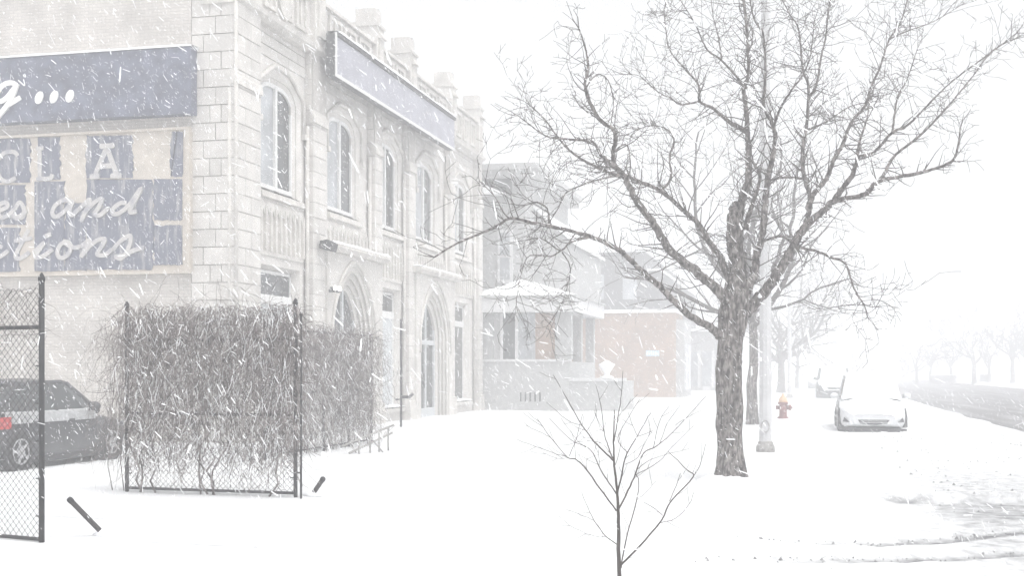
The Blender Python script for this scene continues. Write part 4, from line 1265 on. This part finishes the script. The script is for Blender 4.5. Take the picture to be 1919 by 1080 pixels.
gen_tree('street_tree', 'hazy bare street tree beyond the fire hydrant', (p.x, p.y, 0), 11.5, .30, 12, 4, .42, .016, fork=.25, nlimb=9, spread=1.0, upright=.15, dens=.8)
p = at(1494, 726, 105)
gen_tree('street_tree', 'slim fading street tree left of the distant parked cars', (p.x, p.y, 0), 10.5, .18, 15, 3, .5, .012, fork=.3, nlimb=7, dens=.8)

far = [(1718, 717, 150, 5.2, 'faint bare tree at the near end of the far row, by the hedge'),
       (1744, 716, 156, 5.8, 'second faint tree from the street end of the far row'),
       (1783, 716, 158, 6.0, 'bushy faint tree in the middle of the far row'),
       (1826, 719, 140, 8.2, 'faint tall tree with V-shaped fork in the far row'),
       (1854, 718, 146, 5.5, 'small faint tree beside the clipped far hedge'),
       (1898, 719, 138, 8.8, 'tallest faint tree at the picture edge of the far row'),
       (1925, 719, 140, 7.6, 'faint tree cut off by the picture edge')]
for i, (px_, py_, d, h, lb) in enumerate(far):
    p = at(px_, py_, d); gen_tree('far_tree', lb, (p.x, p.y, 0), h, .28 if h > 7 else .22, 40 + i, 3, .42, .06, 'bare trees across the street', fork=.34, nlimb=6, spread=.6, upright=.7, dens=.9)
p = at(1655, 716, 205)
gen_tree('far_tree', 'ghostly wide tree above the snow-covered car roof', (p.x, p.y, 0), 11, .3, 60, 4, .7, .05, 'bare trees across the street', fork=.25, nlimb=8, spread=.9, upright=.4, dens=.7)
p = at(1690, 714, 215)
gen_tree('far_tree', 'ghostly smaller tree between the wide one and the far row', (p.x, p.y, 0), 6.5, .2, 61, 3, .6, .05, 'bare trees across the street', fork=.25, nlimb=7, spread=.8, upright=.4, dens=.8)
def hedge(label, px0, px1, py, d, h):
    a, b = at(px0, py, d), at(px1, py, d); t = thing('hedge', label, 'hedge', ((a.x + b.x) / 2, (a.y + b.y) / 2, 0))
    m = MB(); rr = random.Random(int(px0))
    for _ in range(1500):
        q = a.lerp(b, rr.random()); q = Vector((q.x, q.y + rr.gauss(0, .5), rr.uniform(0, h)))
        dd = Vector((rr.gauss(0, 1), rr.gauss(0, 1), rr.gauss(.5, 1))).normalized()
        m.tube([q, q + dd * rr.uniform(.1, .3)], .015, 3, cap=False, sm=False)
    m.build('twigs', 'hedge', t)['kind'] = 'stuff'
    m = MB(); n = 10
    for i in range(n):
        q0 = a.lerp(b, i / n); q1 = a.lerp(b, (i + 1) / n)
        m.box(q0.x, q1.x + .02, q0.y - .5, q0.y + .5, h + .02, h + .1 + .05 * rr.random())
    m.build('snow_cap', 'snow', t)
hedge('clipped dark hedge under the far tree row', 1745, 1792, 716, 152, .85)
hedge('short clipped hedge beside the V-forked far tree', 1838, 1856, 717, 150, .95)

# sapling in the foreground
DS = 8.0
def z8(zx, zy): return (940 + zx / 2.7, 680 + zy / 2.7)
sap = thing('sapling', 'slender bare sapling in the foreground snow', 'sapling', tuple(at(1162, 1168, DS)))
SAP = [([(599, 1330), (598, 1200), (597, 1080), (593, 900), (592, 745), (585, 640), (572, 520), (568, 400), (572, 240)], (0, .1), .021, .004),
 ([(602, 1030), (640, 990), (700, 930), (810, 800), (860, 700), (970, 580), (940, 545), (845, 450)], (0, -.35), .0095, .0025),
 ([(815, 775), (770, 735), (720, 705)], (-.2, -.3), .003, .0018), ([(970, 580), (1005, 520), (1035, 410)], (-.3, -.2), .0035, .0018),
 ([(850, 705), (885, 620), (905, 560)], (-.25, -.4), .003, .0018), ([(805, 810), (880, 790), (950, 720), (975, 655)], (-.2, -.4), .003, .0016),
 ([(605, 1040), (635, 880), (685, 700), (695, 600), (682, 570)], (0, .25), .006, .0025), ([(690, 695), (740, 650), (780, 600)], (.2, .3), .002, .0015),
 ([(595, 740), (640, 650), (680, 560), (720, 460), (790, 420), (890, 330), (1035, 170)], (0, .45), .0085, .002),
 ([(680, 570), (800, 500), (860, 430), (970, 320)], (.15, .1), .0035, .0017), ([(690, 540), (760, 490), (950, 435)], (.2, .4), .003, .0016),
 ([(770, 430), (800, 300), (850, 220)], (.3, .35), .003, .0017), ([(800, 415), (840, 310), (905, 215)], (.3, .2), .0025, .0016), ([(885, 335), (895, 305), (1015, 240)], (.4, .5), .0022, .0015),
 ([(588, 660), (610, 560), (635, 460), (690, 370), (755, 255)], (.02, -.25), .0075, .002), ([(635, 450), (605, 420), (590, 380), (630, 300), (700, 185)], (-.1, -.3), .0032, .0017),
 ([(690, 372), (665, 320), (640, 250)], (-.18, -.2), .0022, .0015), ([(625, 515), (690, 480), (740, 380), (770, 350)], (-.05, .2), .0028, .0016), ([(692, 375), (770, 345)], (-.2, -.3), .0025, .0018),
 ([(566, 495), (520, 450), (470, 400), (410, 320), (330, 180), (262, 60)], (.05, -.3), .008, .002), ([(410, 320), (330, 290), (230, 200)], (-.15, -.25), .0025, .0015), ([(430, 350), (455, 310), (480, 260)], (-.1, -.05), .0022, .0015), ([(565, 480), (500, 405), (380, 400)], (0, .3), .0025, .0015),
 ([(583, 750), (500, 640), (430, 540), (375, 490), (335, 480), (250, 380), (180, 285)], (0, -.4), .0075, .002), ([(335, 480), (210, 440), (80, 390)], (-.3, -.4), .0025, .0015), ([(345, 472), (380, 380), (412, 260)], (-.25, -.2), .0028, .0016),
 ([(335, 484), (280, 485), (210, 455)], (-.3, -.2), .002, .0014), ([(250, 380), (190, 350), (128, 320)], (-.33, -.4), .0022, .0014), ([(375, 485), (375, 400), (420, 330)], (-.2, -.1), .0022, .0014), ([(430, 540), (435, 490), (495, 465)], (-.15, .1), .002, .0014),
 ([(586, 670), (545, 610), (500, 540), (450, 440), (350, 390), (240, 280)], (0, .3), .0062, .002), ([(450, 440), (390, 400), (300, 280)], (.18, .25), .0025, .0015), ([(495, 530), (490, 460), (440, 330)], (.12, .3), .0022, .0015),
 ([(584, 920), (530, 880), (470, 800), (440, 740), (405, 655)], (0, -.3), .0045, .0018), ([(530, 880), (480, 882), (370, 840), (290, 775)], (-.08, -.25), .0022, .0014), ([(470, 800), (400, 770), (315, 740)], (-.18, -.3), .002, .0014),
 ([(562, 485), (540, 420), (520, 350), (505, 220), (478, 110)], (.05, .35), .0055, .0018), ([(570, 400), (590, 280), (605, 180), (615, 40)], (.08, -.2), .0045, .0017), ([(520, 350), (500, 330), (470, 240)], (.2, .3), .002, .0014), ([(576, 520), (600, 440), (600, 350)], (.05, .2), .003, .0018), ([(572, 300), (610, 250), (690, 160)], (.1, .3), .0025, .0015)]
rs_ = random.Random(31)
sm_ = MB()
for i, (zp, dz, r0, r1) in enumerate(SAP):
    n = len(zp); pts = []
    for k, q in enumerate(zp):
        pts.append(at(*z8(*q), DS + dz[0] + (dz[1] - dz[0]) * k / max(1, n - 1)))
    pts = catmull(pts, 4); n = len(pts)
    rr = [(r0 + (r1 - r0) * k / (n - 1)) * (.82 if i == 0 else .8) for k in range(n)]
    pts = [q + Vector((rs_.gauss(0, .0012), rs_.gauss(0, .0012), rs_.gauss(0, .0012))) for q in pts]
    m = MB(); m.tube(pts, rr, 10 if i == 0 else 6, rough=.06, seed=i); m.build('stem' if i == 0 else 'branch', 'twig', sap)
    if i:
        for k in range(2, n - 1):
            if rs_.random() < .22:
                d = (pts[k] - pts[k - 1]).normalized(); q = (d * .8 + rnd_perp(d, rs_) * .7).normalized()
                ln = rs_.uniform(.04, .16); sm_.tube([pts[k], pts[k] + q * ln * .5, pts[k] + q * ln + Vector((0, 0, .01))], [.0018, .0014, .001], 3, cap=False, sm=False)
sm_.build('twigs', 'twig', sap)['kind'] = 'stuff'

# ------------------------------------------------------------------ lamp posts, hydrant
def lamp_post(label, base, h, arm=True):
    x, y = base; t = thing('lamp_post', label, 'lamp post', (x, y, 0), 'pale lamp posts along the kerb')
    m = MB(); m.lathe([(.125, .12), (.122, 1.2), (.085, h)], (x, y, 0), 10, sm=False); m.build('pole', 'pole_pale', t)
    m = MB(); m.lathe([(.18, -.1), (.185, .1), (.17, .14), (.155, .16), (.15, .2), (.128, .22)], (x, y, 0), 4 if False else 12); m.build('base', 'pole_base', t)
    for k in range(4):
        a = math.pi / 4 + k * math.pi / 2; m = MB(); m.tube([(x + .17 * math.cos(a), y + .17 * math.sin(a), .05), (x + .17 * math.cos(a), y + .17 * math.sin(a), .18)], .022, 6); m.build('anchor_bolt', 'pole_base', t)
    m = MB(); pts = []
    for k in range(16):
        a = 2 * math.pi * k / 16; pts.append((x + .075 * math.cos(a), y - .135, .52 + .115 * math.sin(a)))
    m.prism(pts, (0, .03, 0)); m.build('hatch_cover', 'pole_base' if False else 'pole_pale', t)
    m = MB()
    ring_ = [(p_[0] * 1.0, p_[1] - .004, p_[2]) for p_ in pts] + [(pts[0][0], pts[0][1] - .004, pts[0][2])]
    m.tube(ring_, .008, 5); m.build('hatch_rim', 'pole_base', t)
    if not arm:
        m = MB(); m.lathe([(.09, h), (.2, h + .1), (.22, h + .4), (.05, h + .55)], (x, y, 0), 10); m.build('lamp_head', 'pole_base', t); return
    m = MB(); m.tube([(x, y, h - .1), (x + .6, y, h + .5), (x + 1.6, y, h + .8), (x + 2.6, y, h + .85)], [.06, .05, .045, .04], 8); m.build('arm', 'pole_pale', t)
    m = MB(); m.box(x + 2.5, x + 3.2, y - .14, y + .14, h + .76, h + .92); m.build('lamp_head', 'pole_base', t)
p = at(1435, 848, 24.4); lamp_post('pale lamp post with bolted dark base just behind the large tree', (p.x, p.y), 9.2)
p = at(1480, 747, 70); lamp_post('distant pale lamp post between hydrant and parked cars', (p.x, p.y), 8.0, False)

p = at(1468, 786, 41.2); hx, hy = p.x, p.y
hd = thing('fire_hydrant', 'red fire hydrant with yellow bonnet standing in the snow', 'fire hydrant', (hx, hy, 0))
m = MB(); m.lathe([(.19, -.05), (.19, .04), (.13, .07), (.125, .45), (.17, .48), (.17, .53), (.13, .54)], (hx, hy, 0), 16); m.build('barrel', 'hydrant_red', hd)
m = MB(); m.lathe([(.155, .54), (.155, .58), (.13, .66), (.08, .73), (.045, .75), (.045, .82), (.02, .83)], (hx, hy, 0), 16); m.build('bonnet', 'hydrant_yellow', hd)
m = MB(); m.lathe([(.075, .1), (.075, .2), (.095, .2), (.095, .26), (.04, .27), (.03, .31)], (hx, hy, .36), 12, 'x'); m.build('nozzle', 'hydrant_red', hd)
m = MB(); m.lathe([(.06, -.24), (.08, -.2), (.065, -.19), (.065, -.1)], (hx, hy, .36), 12, 'x'); m.build('nozzle', 'hydrant_red', hd)
m = MB(); m.lathe([(.09, -.27), (.11, -.2), (.085, -.2), (.085, -.1)], (hx, hy, .34), 12, 'y'); m.build('nozzle', 'hydrant_red', hd)

# ------------------------------------------------------------------ cars
def car(name, label, loc, rz, paint, L=4.5, W=1.8, Ht=1.45, kind='sedan', snow='full', cat='car'):
    """built nose along -y, then turned"""
    t = thing(name, label, cat, loc, rz=rz)
    t.rotation_euler = (0, 0, rz)
    hw = W / 2
    suv = kind == 'suv'
    belt = .92 if not suv else 1.12
    hood = .80 if not suv else 1.08
    # stations along the car: (y, half width, bottom, top of body side, crown height)
    S = [(-L / 2, .60 * hw, .30, .52, .54), (-L / 2 + .10, .80 * hw, .24, .62 * hood / .8, .64 * hood / .8), (-L / 2 + .3, .93 * hw, .2, .68 * hood / .8, .73 * hood / .8),
         (-L / 2 + .7, .985 * hw, .19, .74 * hood / .8, .80 * hood / .8), (-L / 2 + 1.25, hw, .19, .82 * hood / .8, .90 * hood / .8), (-.35, hw, .19, belt - .02, belt + .02), (.6, hw, .19, belt, belt + .02), (1.3, hw, .2, belt, belt + .02),
         (L / 2 - .55, .985 * hw, .22, belt - .01, belt + .04), (L / 2 - .2, .93 * hw, .25, belt - .05, belt - .0), (L / 2 - .03, .82 * hw, .3, belt - .14, belt - .10), (L / 2, .74 * hw, .36, .66, .68)]
    m = MB(); rows = []
    for (y, w, b, s, c) in S:
        mid = (b + s) / 2 + .05
        half = [(0, c), (.55 * w, c - .01), (.86 * w, s + (c - s) * .45), (.96 * w, s - .03), (w, mid), (.985 * w, b + .12), (.92 * w, b), (0, b)]
        row = [(x, y, z) for x, z in half] + [(-x, y, z) for x, z in half[-2:0:-1]]
        rows.append(row)
    k = len(rows[0])
    for r0_, r1_ in zip(rows[:-1], rows[1:]):
        n = len(m.v); m.v += r0_ + r1_
        for i in range(k):
            j = (i + 1) % k; m.f.append((n + i, n + j, n + k + j, n + k + i)); m.s.append(True)
    m.poly(rows[0][::-1]); m.poly(rows[-1])
    # weld the rows so that the shading is smooth
    body = m.build('body', paint, t, local=True)
    import bmesh
    bm = bmesh.new(); bm.from_mesh(body.data); bmesh.ops.remove_doubles(bm, verts=bm.verts, dist=.0005); bmesh.ops.recalc_face_normals(bm, faces=bm.faces); bm.to_mesh(body.data); bm.free()
    # greenhouse: glass, then roof and pillars over it
    yb = [-L / 2 + 1.12, -.38 if not suv else -.6, .95 if not suv else L / 2 - .55, L / 2 - .42 if not suv else L / 2 - .12]
    wb, wt = hw * .94, hw * .77 if not suv else hw * .82
    B = [(wb * .93, yb[0], belt - .03), (wb, yb[0] + .5, belt), (wb, yb[3] - .5, belt), (wb * .9, yb[3], belt)]
    Tp = [(wt * .92, yb[1], Ht - .05), (wt, yb[1] + .25, Ht - .02), (wt, yb[2] - .2, Ht - .03), (wt * .92, yb[2], Ht - .08)]
    def mir(p): return (-p[0], p[1], p[2])
    g = MB(); g.poly([B[0], Tp[0], mir(Tp[0]), mir(B[0])]); g.build('windscreen', 'glass_dark', t, local=True)
    g = MB(); g.poly([mir(B[3]), mir(Tp[3]), Tp[3], B[3]]); g.build('rear_window', 'glass_dark', t, local=True)
    for s in (1, -1):
        f = (lambda p: p) if s == 1 else mir
        g = MB(); g.poly([f(B[0]), f(B[1]), f(Tp[1]), f(Tp[0])]); g.poly([f(B[1]), f(B[2]), f(Tp[2]), f(Tp[1])]); g.poly([f(B[2]), f(B[3]), f(Tp[3]), f(Tp[2])]); g.build('side_window', 'glass_dark', t, local=True)
        pl = MB()
        for a, b in ((B[0], Tp[0]), (B[3], Tp[3])): pl.tube([f(a), f(b)], [.05, .04], 6)
        ba = Vector(B[1]).lerp(Vector(B[2]), .42); ta = Vector(Tp[1]).lerp(Vector(Tp[2]), .42); pl.tube([f(tuple(ba)), f(tuple(ta))], .035, 6)
        pl.tube([f(Tp[0]), f(Tp[1]), f(Tp[2]), f(Tp[3])], .035, 6)
        pl.build('pillar', paint, t, local=True)
        g = MB(); mx = s * (hw + .09); g.lathe([(.01, -.06), (.07, -.05), (.085, .02), (.06, .07), (.01, .08)], (mx, yb[0] + .42, belt + .08), 10, 'y')
        for q, v in enumerate(g.v): g.v[q] = (mx + (v[0] - mx) * 1.35, v[1], v[2])
        g.tube([(s * (hw - .08), yb[0] + .42, belt), (mx, yb[0] + .42, belt + .04)], .025, 6); g.build('mirror', paint, t, local=True)
    g = MB(); ring_ = [Tp[0], Tp[1], Tp[2], Tp[3]]
    left = [mir(p) for p in ring_]
    for i in range(3):
        c0 = (0, ring_[i][1], ring_[i][2] + .06); c1 = (0, ring_[i + 1][1], ring_[i + 1][2] + .06)
        g.quad(ring_[i], ring_[i + 1], c1, c0, True); g.quad(c0, c1, left[i + 1], left[i], True)
    g.build('roof', paint, t, local=True)
    # wheels
    wr = .32 if not suv else .37
    for s in (1, -1):
        for y in (-L / 2 + .86, L / 2 - .98):
            a = MB(); a.lathe([(wr + .05, s * hw * .80), (wr + .05, s * (hw + .004)), (wr - .02, s * (hw + .004))], (0, y, wr), 20, 'x'); a.build('wheel_arch', 'plastic_dark', t, local=True)
            wm = MB(); wm.lathe([(wr - .03, s * (hw - .2)), (wr, s * (hw - .15)), (wr, s * (hw - .02)), (wr - .03, s * (hw + .02)), (.2, s * (hw + .025))], (0, y, wr), 20, 'x'); wh = wm.build('wheel', 'tyre', t, local=True)
            rm = MB(); rm.lathe([(.215, s * (hw + .02)), (.215, s * (hw + .034)), (.17, s * (hw + .02)), (.05, s * (hw + .03)), (.03, s * (hw + .04))], (0, y, wr), 20, 'x')
            for q in range(5):
                an = q * 2 * math.pi / 5; rm.tube([(s * (hw + .03), y, wr), (s * (hw + .032), y + .2 * math.cos(an), wr + .2 * math.sin(an))], .022, 5)
            rm.build('rim', 'rim', wh, local=True)
    yf = -L / 2
    zs = hood / .8
    for s in (1, -1):
        h_ = MB(); h_.prism([(s * hw * .58, yf + .10, .56 * zs), (s * hw * .88, yf + .26, .60 * zs), (s * hw * .93, yf + .36, .70 * zs), (s * hw * .62, yf + .16, .64 * zs)], (0, -.05, 0)); h_.build('headlight', 'lens_clear', t, local=True)
        h_ = MB(); h_.prism([(s * hw * .70, yf + .06, .33), (s * hw * .90, yf + .2, .34), (s * hw * .86, yf + .17, .46)], (0, -.06, 0)); h_.build('fog_light', 'plastic_dark', t, local=True)
        h_ = MB(); h_.prism([(s * hw * .60, L / 2 - .02, .66), (s * hw * .93, L / 2 - .2, .68), (s * hw * .95, L / 2 - .22, .86), (s * hw * .62, L / 2 - .05, .84)], (0, .06, 0)); h_.build('tail_light', 'lens_red', t, local=True)
    for s in ((1, -1) if snow == 'belt' else ()):
        h_ = MB(); h_.box(s * (hw - .02), s * (hw + .012), L / 2 - .75, L / 2 - .22, belt - .22, belt - .03); h_.build('side_marker', 'lens_red', t, local=True)
    h_ = MB(); gz = .30 if not suv else .62
    h_.prism([(-.40, yf - .012, gz + .1), (.40, yf - .012, gz + .1), (.34, yf - .012, gz), (.1, yf - .018, gz - .03), (-.1, yf - .018, gz - .03), (-.34, yf - .012, gz)], (0, .2, 0)); gr = h_.build('grille', 'plastic_dark', t, local=True)
    for q in range(2):
        h_ = MB(); h_.box(-.36 + .03 * q, .36 - .03 * q, yf - .03, yf - .013, gz + .02 + q * .04, gz + .03 + q * .04); h_.build('grille_bar', paint, gr, local=True)
    h_ = MB(); h_.prism([(-.64, yf + .08, .04), (.64, yf + .08, .04), (.7, yf + .1, .19), (-.7, yf + .1, .19)], (0, .3, 0)); h_.build('lower_intake', 'plastic_dark', t, local=True)
    h_ = MB()
    h_.box(-hw * .9, hw * .9, yf + .3, L / 2 - .3, .10, .24); h_.build('underbody', 'plastic_dark', t, local=True)
    for s in (1, -1):
        h_ = MB(); h_.box(s * hw - .01, s * hw + .012, -.25, -.08, belt - .16, belt - .12); h_.box(s * hw - .01, s * hw + .012, .75, .92, belt - .16, belt - .12); h_.build('door_handle', paint, t, local=True)
        for y in (-.95, .05, 1.0):
            h_ = MB(); h_.tube([(s * (hw * 1.0 + .002), y, .35), (s * (hw + .003), y, .6), (s * (hw * .97), y, belt - .06)], .006, 4); h_.build('door_seam', 'plastic_dark', t, local=True)
    # snow lying on the car; 'belt' draws only a pale shoulder band
    if snow == 'full':
        g = MB()
        for r0_, r1_ in zip(rows[1:5], rows[2:6]):
            for i0, i1 in ((0, 1), (1, 2), (2, 3)):
                for sg in (1, -1):
                    h0 = .055 if i0 < 2 else .045; h1 = .055 if i1 < 2 else .02
                    a, b, c, d = [Vector(q) for q in (r0_[i0], r1_[i0], r1_[i1], r0_[i1])]
                    pts = [a + Vector((0, 0, h0)), b + Vector((0, 0, h0)), c + Vector((0, 0, h1)), d + Vector((0, 0, h1))]
                    pts = [(p_.x * sg, p_.y, p_.z + .012 * noise.noise(p_ * 4)) for p_ in pts]
                    g.quad(*pts, True)
        front = [Vector(q) for q in rows[1][:4]]
        f2 = [Vector(q) for q in rows[0][:4]]
        for i in range(3):
            for sg in (1, -1):
                pts = [front[i] + Vector((0, 0, .055 if i < 2 else .045)), front[i + 1] + Vector((0, 0, .055 if i + 1 < 2 else .02)), f2[i + 1] + Vector((0, -.03, .01)), f2[i] + Vector((0, -.03, .01))]
                g.quad(*[(p_.x * sg, p_.y, p_.z) for p_ in pts], True)
        g.build('hood_snow', 'snow', t, local=True)
        g = MB(); nn = 8
        for i in range(nn):
            for j in range(6):
                def P_(a, b):
                    l = Vector(B[0]).lerp(Vector(Tp[0]), b); r_ = Vector(mir(l)); q = r_.lerp(l, .02 + .96 * a)
                    e = .05 * min(1, 4 * a, 4 * (1 - a), 5 * b + .3)
                    return q + Vector((0, -e * .7, e + .02))
                g.quad(P_(i / nn, .01 + .99 * j / 6), P_((i + 1) / nn, .01 + .99 * j / 6), P_((i + 1) / nn, .01 + .99 * (j + 1) / 6), P_(i / nn, .01 + .99 * (j + 1) / 6), True)
        g.build('windscreen_snow', 'snow', t, local=True)
    if snow == 'full':
        g = MB()
        for i in range(3):
            c0 = (0, ring_[i][1], ring_[i][2] + .14); c1 = (0, ring_[i + 1][1], ring_[i + 1][2] + .14)
            m0 = (ring_[i][0] * .85, ring_[i][1], ring_[i][2] + .11); m1 = (ring_[i + 1][0] * .85, ring_[i + 1][1], ring_[i + 1][2] + .11)
            for sg in (1, -1):
                q = lambda p_: (p_[0] * sg, p_[1], p_[2])
                e0 = (ring_[i][0], ring_[i][1], ring_[i][2] + .02); e1 = (ring_[i + 1][0], ring_[i + 1][1], ring_[i + 1][2] + .02)
                g.quad(q(c0), q(c1), q(m1), q(m0), True); g.quad(q(m0), q(m1), q(e1), q(e0), True)
        f0, f1 = ring_[0], ring_[3]
        for rr_ in (f0, f1):
            g.poly([(rr_[0], rr_[1], rr_[2] + .02), (rr_[0] * .85, rr_[1], rr_[2] + .11), (0, rr_[1], rr_[2] + .14), (-rr_[0] * .85, rr_[1], rr_[2] + .11), (-rr_[0], rr_[1], rr_[2] + .02), (0, rr_[1], rr_[2] + .05)])
        g.build('roof_snow', 'snow', t, local=True)
    if snow == 'belt':  # pale grey strip along both door shoulders, below the side windows
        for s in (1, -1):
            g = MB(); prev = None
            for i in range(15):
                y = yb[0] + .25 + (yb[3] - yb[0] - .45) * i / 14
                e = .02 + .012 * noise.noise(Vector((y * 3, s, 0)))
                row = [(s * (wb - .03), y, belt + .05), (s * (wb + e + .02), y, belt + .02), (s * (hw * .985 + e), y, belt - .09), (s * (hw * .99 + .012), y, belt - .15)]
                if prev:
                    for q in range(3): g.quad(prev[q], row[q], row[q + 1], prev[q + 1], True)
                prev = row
            g.build('belt_band', 'band_pale', t, local=True)
    return t
p = at(1635, 811, 32.2)
car('parked_car', 'silver hatchback buried in snow, parked at the kerb facing the camera', (p.x + .04, p.y + 2.2, -.08), 0, 'car_silver', 4.3, 1.74, 1.57, 'sedan', 'full')
p = at(1564, 746, 69.3)
car('parked_car', 'grey off-roader parked behind the snow-covered hatchback', (p.x, p.y + 2.2, -.1), 0, 'car_dark', 4.6, 1.9, 1.82, 'suv', 'full')
p = at(1536, 727, 105)
car('parked_car', 'farthest parked car, fading into the snowfall', (p.x, p.y + 2, -.1), 0, 'car_grey', 4.5, 1.8, 1.55, 'sedan', 'full')
p = at(1648, 712, 158)
car('moving_car', 'distant car on the street above the snow-covered hatchback roof', (p.x - 1.4, p.y, -.1), 0, 'car_dark', 4.6, 1.85, 1.7, 'suv', '')
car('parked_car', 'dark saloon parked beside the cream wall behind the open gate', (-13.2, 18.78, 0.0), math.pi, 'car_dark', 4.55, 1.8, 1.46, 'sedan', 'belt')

# ------------------------------------------------------------------ falling snow and the thick air
rf = np.random.default_rng(17)
NF = 105000
px_ = rf.uniform(-13, 9, NF); py_ = 3.2 + 22 * rf.random(NF) ** 1.4; pz_ = rf.uniform(-.05, 9.5, NF)
V, Fc = [], []
for i in range(NF):
    ln = .005 + .027 * rf.random() ** 2.2
    wd = .0009 + .0013 * rf.random() ** 1.5
    a = Vector((.66 + .38 * rf.standard_normal(), .45 * rf.standard_normal(), -.9 + .5 * rf.standard_normal())).normalized()
    b = a.orthogonal().normalized(); c = a.cross(b)
    o_ = Vector((px_[i], py_[i], pz_[i]))
    n = len(V)
    for e, w in ((-1, .55), (-.75, 1), (.8, 1.05), (1, .5)):     # a flake drawn out into its motion streak, blunt at both ends
        for q in (b + c * .3, c - b * .5, -b * .6 - c): V.append(tuple(o_ + a * ln * e + q * wd * w))
    for k in range(3):
        for j in range(3):
            Fc.append((n + k * 3 + j, n + k * 3 + (j + 1) % 3, n + k * 3 + 3 + (j + 1) % 3, n + k * 3 + 3 + j))
    Fc.append((n, n + 2, n + 1)); Fc.append((n + 9, n + 10, n + 11))
me = bpy.data.meshes.new('falling_snow'); me.from_pydata(V, [], Fc); me.materials.append(M['snow_flake'])
fo = bpy.data.objects.new('falling_snow', me); COL.objects.link(fo)
tag(fo, 'wind-driven snowflakes drawn out as motion streaks, filling the air', 'snow', kind='stuff')

hz_m = bpy.data.materials.new('haze_air'); hz_m.use_nodes = True
hn = hz_m.node_tree.nodes; hn.clear()
pv = hn.new('ShaderNodeVolumePrincipled'); ho = hn.new('ShaderNodeOutputMaterial')
pv.inputs['Color'].default_value = (.98, .985, 1.0, 1); pv.inputs['Density'].default_value = 0.0108; pv.inputs['Anisotropy'].default_value = 0.2
hz_m.node_tree.links.new(pv.outputs[0], ho.inputs['Volume'])
M['haze_air'] = hz_m
m = MB(); m.box(-425, 425, -125, 705, -1.5, 14.5)
tag(m.build('haze', 'haze_air'), 'thick white snowy air', kind='stuff')
